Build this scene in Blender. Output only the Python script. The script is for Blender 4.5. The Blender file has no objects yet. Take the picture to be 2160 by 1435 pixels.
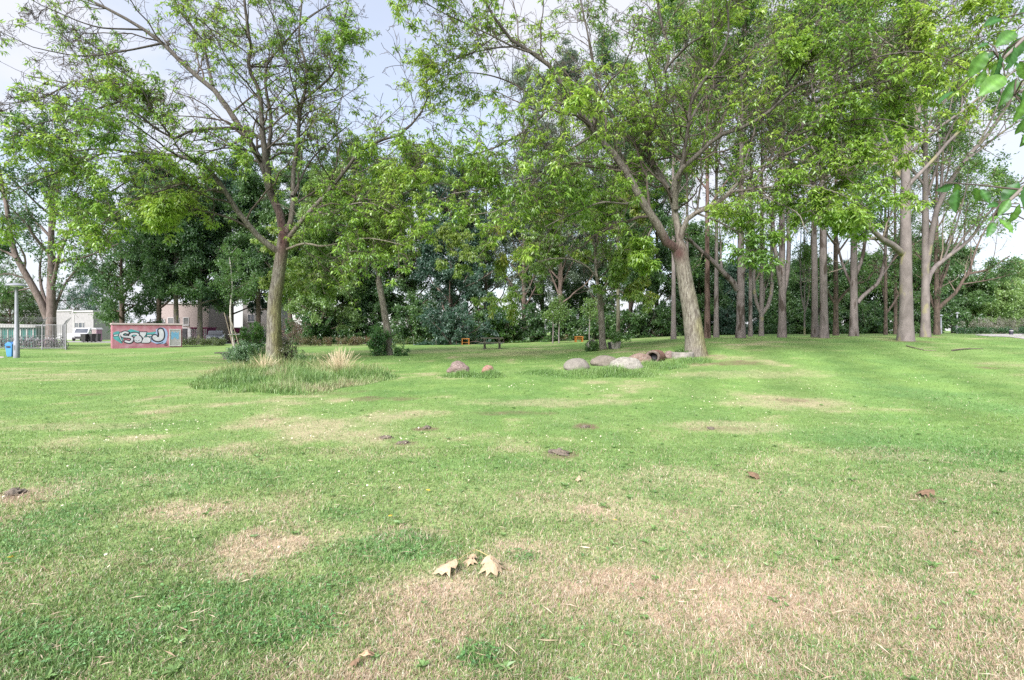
import bpy, bmesh, math
import numpy as np
from mathutils import Vector, Matrix
from mathutils.geometry import tessellate_polygon

SC = bpy.context.scene
C = SC.collection

# ------------------------------------------------------------------ camera
F, CX, HY, CAMH = 1080.0, 1080.0, 697.0, 1.6      # photograph pixels (2160 wide)
cam = bpy.data.cameras.new('camera'); camo = bpy.data.objects.new('camera', cam); C.objects.link(camo)
cam.lens = 18.0; cam.sensor_width = 36.0; cam.sensor_fit = 'HORIZONTAL'
cam.shift_y = -(717.5 - HY) / 2160.0
cam.clip_start = 0.05; cam.clip_end = 2000
camo.location = (0, 0, CAMH); camo.rotation_euler = (math.radians(90), 0, 0)
SC.camera = camo

# ------------------------------------------------------------------ sky, sun, exposure
SUNV = Vector((-0.40, -0.82, 0.70)).normalized()
w = bpy.data.worlds.new("World"); SC.world = w; w.use_nodes = True
nt = w.node_tree; nt.nodes.clear()
out = nt.nodes.new('ShaderNodeOutputWorld'); bg = nt.nodes.new('ShaderNodeBackground')
sky = nt.nodes.new('ShaderNodeTexSky'); sky.sky_type = 'NISHITA'; sky.sun_disc = False
sky.sun_elevation = math.asin(SUNV.z); sky.sun_rotation = math.atan2(SUNV.x, SUNV.y)
sky.air_density = 1.0; sky.dust_density = 1.0; sky.ozone_density = 1.0
tc = nt.nodes.new('ShaderNodeTexCoord')
mp = nt.nodes.new('ShaderNodeMapping'); mp.inputs['Scale'].default_value = (1.0, 1.0, 1.9)
mp.inputs['Location'].default_value = (0.3, 0.15, 0.2)
nz = nt.nodes.new('ShaderNodeTexNoise'); nz.inputs['Scale'].default_value = 2.6; nz.inputs['Detail'].default_value = 7
nz.inputs['Roughness'].default_value = 0.55
rp = nt.nodes.new('ShaderNodeMapRange'); rp.interpolation_type = 'SMOOTHSTEP'
rp.inputs['From Min'].default_value = 0.36; rp.inputs['From Max'].default_value = 0.62
rp.inputs['To Min'].default_value = 0.55; rp.inputs['To Max'].default_value = 0.97
mx = nt.nodes.new('ShaderNodeMix'); mx.data_type = 'RGBA'
CLOUD = 3.05
mx.inputs['B'].default_value = (CLOUD * 1.03, CLOUD * 1.05, CLOUD * 1.15, 1)
nt.links.new(tc.outputs['Generated'], mp.inputs['Vector']); nt.links.new(mp.outputs['Vector'], nz.inputs['Vector'])
nt.links.new(nz.outputs['Fac'], rp.inputs['Value']); nt.links.new(rp.outputs['Result'], mx.inputs['Factor'])
nt.links.new(sky.outputs['Color'], mx.inputs['A']); nt.links.new(mx.outputs['Result'], bg.inputs['Color'])
bg.inputs['Strength'].default_value = 0.066
nt.links.new(bg.outputs['Background'], out.inputs['Surface'])

sl = bpy.data.lights.new('sun', 'SUN'); so = bpy.data.objects.new('sun', sl); C.objects.link(so)
sl.energy = 2.0; sl.angle = math.radians(30); sl.color = (1.0, 0.945, 0.92)
so.rotation_euler = (-SUNV).to_track_quat('-Z', 'Y').to_euler(); so.location = (-20, -30, 60)
SC.view_settings.view_transform = 'Standard'; SC.view_settings.look = 'None'
SC.view_settings.gamma = 1.0; SC.view_settings.use_curve_mapping = False
SC.view_settings.exposure = 2.2
cy = SC.cycles
cy.max_bounces = 6; cy.diffuse_bounces = 4; cy.glossy_bounces = 2; cy.transmission_bounces = 4; cy.transparent_max_bounces = 4
cy.use_denoising = False; cy.caustics_reflective = False; cy.caustics_refractive = False

# ------------------------------------------------------------------ numeric helpers
RNG = np.random.default_rng(11)
def nrm(v): return v / np.maximum(np.linalg.norm(v, axis=-1, keepdims=True), 1e-9)
def sstep(a, b, x):
    t = np.clip((np.asarray(x, float) - a) / (b - a), 0, 1); return t * t * (3 - 2 * t)
def _h(ix, iy, iz, s):
    n = (ix * 374761393 + iy * 668265263 + iz * 2147483647 * 3 + s * 1274126177) & 0xffffffff
    n = ((n ^ (n >> 13)) * 1274126177) & 0xffffffff
    n = ((n ^ (n >> 16)) * 2246822519) & 0xffffffff
    return ((n ^ (n >> 15)) & 0xffffff) / float(0xffffff)
def vn3(p, s=0):
    p = np.asarray(p, float); i = np.floor(p).astype(np.int64); f = p - i; f = f * f * (3 - 2 * f)
    r = 0
    for dx in (0, 1):
        for dy in (0, 1):
            for dz in (0, 1):
                wgt = (f[:, 0] if dx else 1 - f[:, 0]) * (f[:, 1] if dy else 1 - f[:, 1]) * (f[:, 2] if dz else 1 - f[:, 2])
                r = r + wgt * _h(i[:, 0] + dx, i[:, 1] + dy, i[:, 2] + dz, s)
    return r
def fbm2(x, y, sc, s=0, o=4):
    x = np.asarray(x, float); p = np.stack([x * sc, np.asarray(y, float) * sc, np.zeros_like(x)], -1); r = 0; a = .5; t = 0
    for k in range(o):
        r = r + a * vn3(p, s + k * 17); t += a; a *= .5; p = p * 2.03 + 7.1
    return r / t

def ground(x, y):
    x = np.asarray(x, float); y = np.asarray(y, float)
    yy = np.maximum(y, 1.0); u = np.clip(x / yy, -1.5, 1.5)
    A = np.interp(u, [-1.2, -.8, -.45, -.2, -.04, .08, .18, .28, .36, .5, .8, 1.2],
                     [.10, .10, .11, .15, .26, .40, .58, .86, 1.04, 1.16, 1.22, 1.22])
    S = sstep(9, 31, y)
    return A * S + 0.035 * np.sin(x * .55 + 1.3) * np.sin(y * .42) * sstep(3, 8, y) * (1 - .6 * sstep(25, 50, y))
def W(px, py, Y): return np.array([(px - CX) / F * Y, Y, CAMH - (py - HY) / F * Y])
def G(px, Y, dz=0.0):
    x = (px - CX) / F * Y; return np.array([x, Y, float(ground(x, Y)) + dz])
def hit(px, py):
    """the lawn point seen at a pixel of the photograph"""
    Y = np.arange(1.5, 90, .02); x = (px - CX) / F * Y
    k = np.argmax(CAMH - (py - HY) / F * Y <= ground(x, Y)); return G(px, Y[k])

# ------------------------------------------------------------------ mesh builders
class NB:
    """numpy mesh builder: blocks of vertices with quads or triangles, a colour per vertex and a material slot"""
    def __init__(s): s.V = []; s.Q = []; s.T = []; s.C = []; s.n = 0
    def add(s, V, Fc, mat=0, col=None):
        V = np.asarray(V, float).reshape(-1, 3); Fc = np.asarray(Fc, np.int64)
        if len(V) == 0: return
        c = np.ones((len(V), 3)) * (1.0 if col is None else np.asarray(col, float))
        (s.Q if Fc.shape[1] == 4 else s.T).append((Fc + s.n, mat)); s.V.append(V); s.C.append(c); s.n += len(V)
    def build(s, name, mats, parent=None, smooth=True, link=True):
        me = bpy.data.meshes.new(name)
        V = np.concatenate(s.V)
        if parent is not None: V = V - np.array(parent.location)
        me.vertices.add(len(V)); me.vertices.foreach_set('co', V.astype(np.float32).ravel())
        loops = []; starts = []; mi = []; off = 0
        for L, k in ((s.Q, 4), (s.T, 3)):
            for Fc, m in L:
                loops.append(Fc.ravel()); starts.append(off + np.arange(len(Fc)) * k); off += Fc.size; mi.append(np.full(len(Fc), m))
        loops = np.concatenate(loops); starts = np.concatenate(starts); mi = np.concatenate(mi)
        me.loops.add(len(loops)); me.loops.foreach_set('vertex_index', loops.astype(np.int32))
        me.polygons.add(len(starts)); me.polygons.foreach_set('loop_start', starts.astype(np.int32))
        me.polygons.foreach_set('material_index', mi.astype(np.int32))
        me.polygons.foreach_set('use_smooth', np.full(len(starts), smooth))
        Cc = np.concatenate(s.C); a = me.color_attributes.new('Col', 'FLOAT_COLOR', 'POINT')
        a.data.foreach_set('color', np.concatenate([Cc, np.ones((len(Cc), 1))], 1).astype(np.float32).ravel())
        me.update(calc_edges=True)
        for m in (mats if isinstance(mats, (list, tuple)) else [mats]): me.materials.append(m)
        o = bpy.data.objects.new(name, me); C.objects.link(o)
        if parent is not None: o.parent = parent
        return o

class MB:
    """small hand-built meshes: boxes, tubes, lathes, prisms; local or world coordinates"""
    def __init__(s): s.v = []; s.f = []; s.m = []
    def add(s, vs, fs, m=0):
        b = len(s.v); s.v += [tuple(map(float, q)) for q in vs]; s.f += [tuple(b + i for i in f) for f in fs]; s.m += [m] * len(fs); return s
    def box(s, c, d, rz=0, m=0, rx=0, ry=0):
        M = Matrix.Translation(c) @ Matrix.Rotation(rz, 4, 'Z') @ Matrix.Rotation(ry, 4, 'Y') @ Matrix.Rotation(rx, 4, 'X')
        vs = [M @ Vector((x * d[0] / 2, y * d[1] / 2, z * d[2] / 2)) for x in (-1, 1) for y in (-1, 1) for z in (-1, 1)]
        return s.add(vs, [(0, 1, 3, 2), (4, 6, 7, 5), (0, 4, 5, 1), (2, 3, 7, 6), (0, 2, 6, 4), (1, 5, 7, 3)], m)
    def tube(s, pts, r, n=8, m=0, cap=True):
        pts = [Vector(p) for p in pts]; rs = r if isinstance(r, (list, tuple)) else [r] * len(pts)
        vs = []; u = None
        for i, p in enumerate(pts):
            t = (pts[min(i + 1, len(pts) - 1)] - pts[max(i - 1, 0)]).normalized()
            if u is None: u = t.orthogonal().normalized()
            u = (u - t * u.dot(t)).normalized(); q = t.cross(u)
            vs += [p + (u * math.cos(2 * math.pi * k / n) + q * math.sin(2 * math.pi * k / n)) * rs[i] for k in range(n)]
        fs = [(i * n + k, i * n + (k + 1) % n, (i + 1) * n + (k + 1) % n, (i + 1) * n + k) for i in range(len(pts) - 1) for k in range(n)]
        if cap: fs += [tuple(range(n))[::-1], tuple((len(pts) - 1) * n + k for k in range(n))]
        return s.add(vs, fs, m)
    def lathe(s, prof, c=(0, 0, 0), n=24, m=0, axis='Z'):
        vs = []
        for r, z in prof:
            for k in range(n):
                a = 2 * math.pi * k / n; p = (r * math.cos(a), r * math.sin(a), z)
                if axis == 'X': p = (z, p[0], p[1])
                if axis == 'Y': p = (p[0], z, p[1])
                vs.append((p[0] + c[0], p[1] + c[1], p[2] + c[2]))
        fs = [(i * n + k, i * n + (k + 1) % n, (i + 1) * n + (k + 1) % n, (i + 1) * n + k) for i in range(len(prof) - 1) for k in range(n)]
        return s.add(vs, fs, m)
    def prism(s, poly, y0, y1, m=0):
        """closed outline in x,z pushed from y0 to y1"""
        n = len(poly); tr = tessellate_polygon([[Vector((p[0], p[1], 0)) for p in poly]])
        vs = [(p[0], y0, p[1]) for p in poly] + [(p[0], y1, p[1]) for p in poly]
        fs = [tuple(t) for t in tr] + [tuple(n + i for i in t[::-1]) for t in tr] + [(k, (k + 1) % n, n + (k + 1) % n, n + k) for k in range(n)]
        return s.add(vs, fs, m)
    def build(s, name, mats, parent=None, smooth=False, bevel=0, world=False):
        me = bpy.data.meshes.new(name)
        vs = s.v
        if world and parent is not None:
            inv = parent_matrix(parent).inverted(); vs = [tuple(inv @ Vector(q)) for q in vs]
        me.from_pydata(vs, [], s.f)
        for m in (mats if isinstance(mats, (list, tuple)) else [mats]): me.materials.append(m)
        me.polygons.foreach_set('material_index', s.m); me.polygons.foreach_set('use_smooth', [smooth] * len(s.f))
        bm = bmesh.new(); bm.from_mesh(me); bmesh.ops.recalc_face_normals(bm, faces=bm.faces); bm.to_mesh(me); bm.free()
        me.update()
        o = bpy.data.objects.new(name, me); C.objects.link(o)
        if parent is not None: o.parent = parent
        if bevel:
            b = o.modifiers.new('bevel', 'BEVEL'); b.width = bevel; b.segments = 2; b.limit_method = 'ANGLE'
        return o
def parent_matrix(o):
    M = Matrix.LocRotScale(o.location, o.rotation_euler, o.scale)
    return parent_matrix(o.parent) @ M if o.parent else M
def tag(o, label=None, cat=None, group=None, kind=None):
    if label: o['label'] = label
    if cat: o['category'] = cat
    if group: o['group'] = group
    if kind: o['kind'] = kind
    return o
def thing(name, label, cat, loc=(0, 0, 0), rz=0, group=None):
    o = bpy.data.objects.new(name, None); C.objects.link(o); o.empty_display_size = .2
    o.location = tuple(float(q) for q in loc); o.rotation_euler = (0, 0, rz)
    return tag(o, label, cat, group)
def dup(root, loc, rz, label, group=None):
    r = root.copy(); C.objects.link(r); r.location = tuple(float(q) for q in loc); r.rotation_euler = (0, 0, rz); r['label'] = label
    if group: r['group'] = group
    for ch in list(root.children):
        c = ch.copy(); C.objects.link(c); c.parent = r
        for g in list(ch.children):
            d = g.copy(); C.objects.link(d); d.parent = c
    return r

# ------------------------------------------------------------------ materials
def _mat(name):
    m = bpy.data.materials.new(name); m.use_nodes = True; t = m.node_tree; t.nodes.clear()
    return m, t, t.nodes.new('ShaderNodeOutputMaterial')
def mat(name, c1, c2=None, sc=6.0, rough=.75, bump=0.0, metal=0.0, stretch=(1, 1, 1), lo=.35, hi=.65, attr=False, spec=.4, c3=None, sc3=20, lo3=.6, hi3=.7):
    m, t, o = _mat(name); p = t.nodes.new('ShaderNodeBsdfPrincipled'); L = t.links
    p.inputs['Roughness'].default_value = rough; p.inputs['Metallic'].default_value = metal; p.inputs['Specular IOR Level'].default_value = spec
    L.new(p.outputs[0], o.inputs[0])
    if c2 is None: c2 = tuple(q * .82 for q in c1)
    tcn = t.nodes.new('ShaderNodeTexCoord'); mpn = t.nodes.new('ShaderNodeMapping'); mpn.inputs['Scale'].default_value = stretch
    geo = t.nodes.new('ShaderNodeNewGeometry')
    L.new(geo.outputs['Position'] if attr else tcn.outputs['Object'], mpn.inputs['Vector'])
    def noise(scale, a, b, det=5):
        n = t.nodes.new('ShaderNodeTexNoise'); n.inputs['Scale'].default_value = scale; n.inputs['Detail'].default_value = det
        L.new(mpn.outputs[0], n.inputs['Vector']); r = t.nodes.new('ShaderNodeMapRange')
        r.inputs['From Min'].default_value = a; r.inputs['From Max'].default_value = b; L.new(n.outputs['Fac'], r.inputs['Value']); return r, n
    def mix(fac, a, b, mode='MIX'):
        x = t.nodes.new('ShaderNodeMix'); x.data_type = 'RGBA'; x.blend_type = mode
        if isinstance(fac, float): x.inputs['Factor'].default_value = fac
        else: L.new(fac, x.inputs['Factor'])
        for q, s in ((a, 'A'), (b, 'B')):
            if isinstance(q, tuple): x.inputs[s].default_value = (*q, 1)
            else: L.new(q, x.inputs[s])
        return x.outputs['Result']
    r, n = noise(sc, lo, hi); col = mix(r.outputs[0], c1, c2)
    if c3 is not None:
        r3, _ = noise(sc3, lo3, hi3); col = mix(r3.outputs[0], col, c3)
    if attr:
        a = t.nodes.new('ShaderNodeAttribute'); a.attribute_name = 'Col'; col = mix(1.0, col, a.outputs['Color'], 'MULTIPLY')
    L.new(col, p.inputs['Base Color'])
    if bump:
        b = t.nodes.new('ShaderNodeBump'); b.inputs['Strength'].default_value = min(1, bump); b.inputs['Distance'].default_value = .03
        n2 = t.nodes.new('ShaderNodeTexNoise'); n2.inputs['Scale'].default_value = sc * 2.5; n2.inputs['Detail'].default_value = 6
        L.new(mpn.outputs[0], n2.inputs['Vector']); L.new(n2.outputs['Fac'], b.inputs['Height']); L.new(b.outputs[0], p.inputs['Normal'])
    return m
def leafmat(name, trans=.54, gloss=.06, rough=.45):
    m, t, o = _mat(name); L = t.links
    a = t.nodes.new('ShaderNodeAttribute'); a.attribute_name = 'Col'
    d = t.nodes.new('ShaderNodeBsdfDiffuse'); tr = t.nodes.new('ShaderNodeBsdfTranslucent'); g = t.nodes.new('ShaderNodeBsdfGlossy')
    g.inputs['Roughness'].default_value = rough; g.inputs['Color'].default_value = (.8, .85, .9, 1)
    hs = t.nodes.new('ShaderNodeHueSaturation'); hs.inputs['Value'].default_value = 1.15; hs.inputs['Saturation'].default_value = 1.03
    hs.inputs['Hue'].default_value = .49
    L.new(a.outputs['Color'], d.inputs['Color']); L.new(a.outputs['Color'], hs.inputs['Color']); L.new(hs.outputs[0], tr.inputs['Color'])
    m1 = t.nodes.new('ShaderNodeMixShader'); m1.inputs[0].default_value = trans; L.new(d.outputs[0], m1.inputs[1]); L.new(tr.outputs[0], m1.inputs[2])
    m2 = t.nodes.new('ShaderNodeMixShader'); m2.inputs[0].default_value = gloss; L.new(m1.outputs[0], m2.inputs[1]); L.new(g.outputs[0], m2.inputs[2])
    L.new(m2.outputs[0], o.inputs[0]); return m
M_LEAF = leafmat('leaf'); M_LEAFG = leafmat('glossy_leaf', .38, .03, .5); M_GRASS = leafmat('grass_blade', .3, .04, .5)
M_BARK = mat('grey_bark', (.27, .245, .21), (.11, .095, .08), 7, .9, 1.0, stretch=(3, 3, .55), attr=True, lo=.38, hi=.66)
M_TWIG = mat('twig_bark', (.10, .082, .068), (.055, .045, .037), 9, .9)
M_TWIGL = mat('pale_twig_bark', (.24, .20, .16), (.15, .125, .10), 9, .9)
# ------------------------------------------------------------------ tree machinery (all branches of a level at once)
def resample(pts, M):
    pts = np.asarray(pts, float); n = len(pts)
    e = np.concatenate([[2 * pts[0] - pts[1]], pts, [2 * pts[-1] - pts[-2]]])
    d = np.concatenate([[0], np.cumsum(np.linalg.norm(np.diff(pts, axis=0), axis=1))])
    s = np.linspace(0, d[-1], M); k = np.clip(np.searchsorted(d, s, 'right') - 1, 0, n - 2)
    t = ((s - d[k]) / np.maximum(d[k + 1] - d[k], 1e-9))[:, None]
    p0, p1, p2, p3 = e[k], e[k + 1], e[k + 2], e[k + 3]
    return .5 * (2 * p1 + (p2 - p0) * t + (2 * p0 - 5 * p1 + 4 * p2 - p3) * t ** 2 + (3 * p1 - p0 - 3 * p2 + p3) * t ** 3)
def plen(P): return np.linalg.norm(np.diff(P, axis=1), axis=2).sum(1)
def grow(S, D, L, R, M, rng, wander=.15, trop=(0, 0, 0), zig=0.0, taper=.75):
    n = len(S); P = np.zeros((n, M, 3)); P[:, 0] = S; d = nrm(D)
    side = nrm(np.cross(d, nrm(rng.normal(size=(n, 3)))))
    for i in range(1, M):
        d = nrm(d + rng.normal(size=(n, 3)) * wander + np.asarray(trop))
        e = nrm(d + side * zig * (1 if i % 2 else -1)) if zig else d
        P[:, i] = P[:, i - 1] + e * (L / (M - 1))[:, None]
    return P, R[:, None] * (1 - taper * np.linspace(0, 1, M))[None]
def spawn(P, R, n, t0, t1, ang, lf, rng, M=6, up=0.0, wander=.15, trop=(0, 0, 0), rf=.5, zig=0.0, rmin=.004, lmax=9e9, sd=14, decay=.5, outw=None):
    N, Mp, _ = P.shape; idx = np.repeat(np.arange(N), n); m = len(idx)
    t = rng.uniform(t0, t1, m); f = t * (Mp - 1); i = np.minimum(f.astype(int), Mp - 2); a = (f - i)[:, None]
    S = P[idx, i] * (1 - a) + P[idx, i + 1] * a; T = nrm(P[idx, i + 1] - P[idx, i])
    Rr = R[idx, i] * (1 - a[:, 0]) + R[idx, i + 1] * a[:, 0]
    rv = rng.normal(size=(m, 3))
    if outw is not None: rv = rv + outw
    pp = nrm(rv - T * (rv * T).sum(1, keepdims=True)); th = np.radians(rng.normal(ang, sd, m))[:, None]
    D = T * np.cos(th) + pp * np.sin(th); D[:, 2] += up
    L = np.minimum(plen(P)[idx] * lf * (1 - decay * t) * rng.uniform(.65, 1.25, m), lmax)
    return grow(S, D, L, np.maximum(Rr * rf, rmin), M, rng, wander, trop, zig)
def tubes(nb, P, R, k, mat=0, col=None):
    n, M, _ = P.shape
    T = np.empty_like(P); T[:, 1:-1] = P[:, 2:] - P[:, :-2]; T[:, 0] = P[:, 1] - P[:, 0]; T[:, -1] = P[:, -1] - P[:, -2]; T = nrm(T)
    u = nrm(np.cross(T[:, 0], np.where(np.abs(T[:, 0, 2:3]) > .8, np.array([[1., 0, 0]]), np.array([[0, 0, 1.]]))))
    V = np.empty((n, M, k, 3)); an = np.arange(k) * 2 * math.pi / k
    for j in range(M):
        u = nrm(u - T[:, j] * (u * T[:, j]).sum(1, keepdims=True)); q = np.cross(T[:, j], u)
        V[:, j] = P[:, j, None] + (u[:, None] * np.cos(an)[None, :, None] + q[:, None] * np.sin(an)[None, :, None]) * R[:, j, None, None]
    b = (np.arange(n) * M * k)[:, None, None] + (np.arange(M - 1) * k)[None, :, None]; kk = np.arange(k)[None, None]
    Q = np.stack([b + kk, b + (kk + 1) % k, b + k + (kk + 1) % k, b + k + kk], -1).reshape(-1, 4)
    V = V.reshape(-1, 3); nb.add(V, Q, mat, None if col is None else col(V))
def leaves(nb, B, D, L, Wd, rng, pal, mat=0, tilt=.6, clump=.45, seed=3, fold=.12, wts=None):
    """diamond leaves at B pointing along D, colours drawn from the palette in soft clumps"""
    n = len(B); D = nrm(D); N = rng.normal(size=(n, 3)) * tilt + np.array([0, 0, 1.0]); s = nrm(np.cross(D, N)); N = np.cross(s, D)
    L = L * rng.uniform(.7, 1.25, n); Wd = Wd * rng.uniform(.75, 1.2, n)
    m = B + D * (L * .45)[:, None] + N * (L * fold)[:, None]; h = s * (Wd * .5)[:, None]
    tip = B + D * L[:, None] - N * (L * fold * .5)[:, None]
    V = np.stack([B, m + h, tip, m - h], 1).reshape(-1, 3)
    pal = np.asarray(pal, float); k = len(pal)
    cl = vn3(B * clump, seed) * .65 + vn3(B * clump * 2.7, seed + 5) * .35
    t = np.clip((cl - .5) * 1.5 + .5 + rng.normal(0, .17, n), 0, .999) * (k - 1); i = t.astype(int); a = (t - i)[:, None]
    col = (pal[i] * (1 - a) + pal[np.minimum(i + 1, k - 1)] * a) * rng.uniform(.8, 1.2, (n, 1))
    nb.add(V, np.arange(4 * n).reshape(-1, 4), mat, np.repeat(col, 4, 0))
def along(P, n, t0, t1, rng):
    N, M, _ = P.shape; idx = np.repeat(np.arange(N), n); t = rng.uniform(t0, t1, len(idx)) * (M - 1.001); i = t.astype(int); a = (t - i)[:, None]
    return P[idx, i] * (1 - a) + P[idx, i + 1] * a, nrm(P[idx, i + 1] - P[idx, i])
def leafset(nb, P, n, rng, pal, L, Wd, mat=0, t0=.1, t1=1.0, spread=.8, droop=.3, thin=None, jit=.08, seed=3, clump=.45, tilt=.6, fold=.12, airy=None, spur=None):
    B, T = along(P, n, t0, t1, rng); D = nrm(T * .6 + rng.normal(size=B.shape) * spread + np.array([0, 0, -droop]))
    B = B + rng.normal(size=B.shape) * jit
    if thin is not None:
        keep = vn3(B * thin[1], seed + 40) + rng.normal(0, .06, len(B)) > thin[0]; B, D = B[keep], D[keep]
    if airy is not None:
        keep = rng.uniform(0, 1, len(B)) < 1 - (1 - airy[2]) * sstep(airy[0], airy[1], B[:, 2] + 2.5 * (vn3(B * .5, seed + 77) - .5)); B, D = B[keep], D[keep]
    if spur is not None:   # feathery compound leaves: several fronds arching out of one spur
        k_ = rng.uniform(0, 1, len(B)) < spur[1]; B, D = B[k_], D[k_]; m = spur[0]; N0 = len(B); B = np.repeat(B, m, 0); az = np.repeat(rng.uniform(0, 6.283, N0), m) + np.tile(np.arange(m) * 6.283 / m, N0) + rng.normal(0, .35, N0 * m)
        D = np.repeat(D, m, 0) * .45 + np.stack([np.cos(az), np.sin(az), rng.normal(-.12 - droop * .5, .28, N0 * m)], -1); B = B + rng.normal(size=B.shape) * .02
    leaves(nb, B, D, np.full(len(B), L), np.full(len(B), Wd), rng, pal, mat, seed=seed, clump=clump, tilt=tilt, fold=fold)
def limb_px(pts, Y, y0, y1, M=16):
    """a limb traced in the photograph, its own distance running from Y+y0 at the fork to Y+y1 at the tip"""
    pts = np.asarray(pts, float); d = np.concatenate([[0], np.cumsum(np.linalg.norm(np.diff(pts, axis=0), axis=1))]); d /= d[-1]
    return resample(np.array([W(p[0], p[1], Y + y0 + (y1 - y0) * q ** .8) for p, q in zip(pts, d)]), M)

def traced_tree(name, label, cat, base_px, Y, trunk, limbs, pal, seed, group=None, n2=11, n3=7, n4=3, extra=10, xlen=5.0, leaf=(.17, .05), kl=(7, 9),
                thin=(.36, .42), stain=None, moss=None, droop=.35, lens=(.42, .42, .45), spur=None, airy=None, bark=None, twig=None, zig=.22, flare=1.25, l2max=4.2):
    """a near tree: its trunk and limbs follow the photograph, everything finer grows from them"""
    rng = np.random.default_rng(seed); base = G(base_px, Y)
    t = thing(name, label, cat, base, 0, group)
    tp = np.array([W(p[0], p[1], Y) for p in trunk]); tr = [p[2] for p in trunk]
    tp[0] = base - np.array([0, 0, .12]); Mt = 26; TP = resample(tp, Mt)
    dd = np.concatenate([[0], np.cumsum(np.linalg.norm(np.diff(tp, axis=0), axis=1))]); TR = np.interp(np.linspace(0, dd[-1], Mt), dd, tr)
    TR *= 1 + (flare - 1) * np.exp(-np.linspace(0, dd[-1], Mt) / .35)
    def bark_col(V):
        c = np.ones((len(V), 3)) * (.85 + .3 * vn3(V * 2.2, seed)[:, None])
        if moss is not None:
            ang = nrm(V - np.array([np.interp(V[:, 2], TP[:, 2], TP[:, 0]), np.full(len(V), Y), V[:, 2]]).T)[:, 0]
            mk = sstep(-.1, .7, ang * moss[0] + (vn3(V * 3.0, seed + 2) - .5) * 1.3) * sstep(moss[2], moss[1], V[:, 2]) * .8
            c = c * (1 - mk[:, None]) + np.array([.95, .98, .45]) * mk[:, None]
        if stain is not None:
            for sx, sy, srx, sry in stain:
                p = (V[:, 0] / V[:, 1] * F + CX - sx) / srx; q = (HY - (V[:, 2] - CAMH) / V[:, 1] * F - sy) / sry
                mk = (np.exp(-(p * p + q * q)) * .95 * sstep(.15, .45, vn3(V * np.array([4, 4, 1.5]), seed + 9)))[:, None]
                c = c * (1 - mk) + np.array([.30, .12, .14]) * mk
        return c
    nb = NB()
    # ring detail on the trunk: shallow flutes
    k = 18; P1 = TP[None]; tubes(nb, P1, TR[None], k, 0, bark_col)
    V = nb.V[-1]; cen = np.repeat(TP, k, 0); an = np.tile(np.arange(k), Mt) * 2 * math.pi / k
    fl = 1 + .06 * np.sin(an * 5 + V[:, 2] * .6) * np.exp(-(V[:, 2] - base[2]) / 1.2) + .05 * (vn3(V * 3.1, seed + 1) - .5) * 2
    nb.V[-1] = cen + (V - cen) * fl[:, None]
    LP = np.stack([limb_px(l[0], Y, l[3] if len(l) > 3 else 0, l[4] if len(l) > 4 else 0) for l in limbs])
    LR = np.stack([l[1] + (l[2] - l[1]) * np.linspace(0, 1, LP.shape[1]) ** .8 for l in limbs])
    LP = LP + np.cumsum(rng.normal(size=LP.shape) * .018, 1) * np.linspace(0, 1, LP.shape[1])[None, :, None]
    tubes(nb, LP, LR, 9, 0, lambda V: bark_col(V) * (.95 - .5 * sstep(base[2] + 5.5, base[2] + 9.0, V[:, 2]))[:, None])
    A, AR = LP, LR
    if extra:   # limbs that reach towards and away from the viewer
        E, ER = spawn(LP[:max(4, len(LP) // 2)], LR[:max(4, len(LP) // 2)], max(1, extra // max(4, len(LP) // 2)), .15, .7, 60, 1, rng, M=16, wander=.12, up=.15, rf=.55, lmax=xlen,
                      outw=np.array([0, 1, 0]) * rng.choice([-3, 3], (max(4, len(LP) // 2) * max(1, extra // max(4, len(LP) // 2)), 1)))
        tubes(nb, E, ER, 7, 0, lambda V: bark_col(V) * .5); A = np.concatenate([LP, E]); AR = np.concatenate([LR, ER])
    B2, R2 = spawn(A, np.maximum(AR, .02), n2, .12, 1.0, 52, lens[0], rng, M=9, wander=.16, trop=(0, 0, .01), rf=.42, zig=zig * .7, lmax=l2max, decay=.45)
    tubes(nb, B2, R2, 5, 1)
    nb.build('trunk', [bark or M_BARK, twig or M_TWIG], t)
    cb = NB()
    B3, R3 = spawn(B2, R2, n3, .15, 1.0, 50, lens[1], rng, M=6, wander=.2, trop=(0, 0, -.02), rf=.5, zig=zig, lmax=1.9)
    tubes(cb, B3, np.maximum(R3, .0095), 3, 0)
    B4, R4 = spawn(B3, R3, n4, .2, 1.0, 48, lens[2], rng, M=5, wander=.25, trop=(0, 0, -.05), rf=.6, zig=zig * 1.3, lmax=1.0)
    tubes(cb, B4, np.maximum(R4, .0065), 3, 0)
    leafset(cb, B3, kl[0], rng, pal, leaf[0], leaf[1], 1, .35, 1, .55, droop, thin, .05, seed, airy=airy, spur=spur, fold=.2, tilt=.4)
    leafset(cb, B4, kl[1], rng, pal, leaf[0], leaf[1], 1, .1, 1, .55, droop, thin, .05, seed, airy=airy, spur=spur, fold=.2, tilt=.4)
    cb.build('crown', [twig or M_TWIG, M_LEAF], t, smooth=False)
    return t

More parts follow.
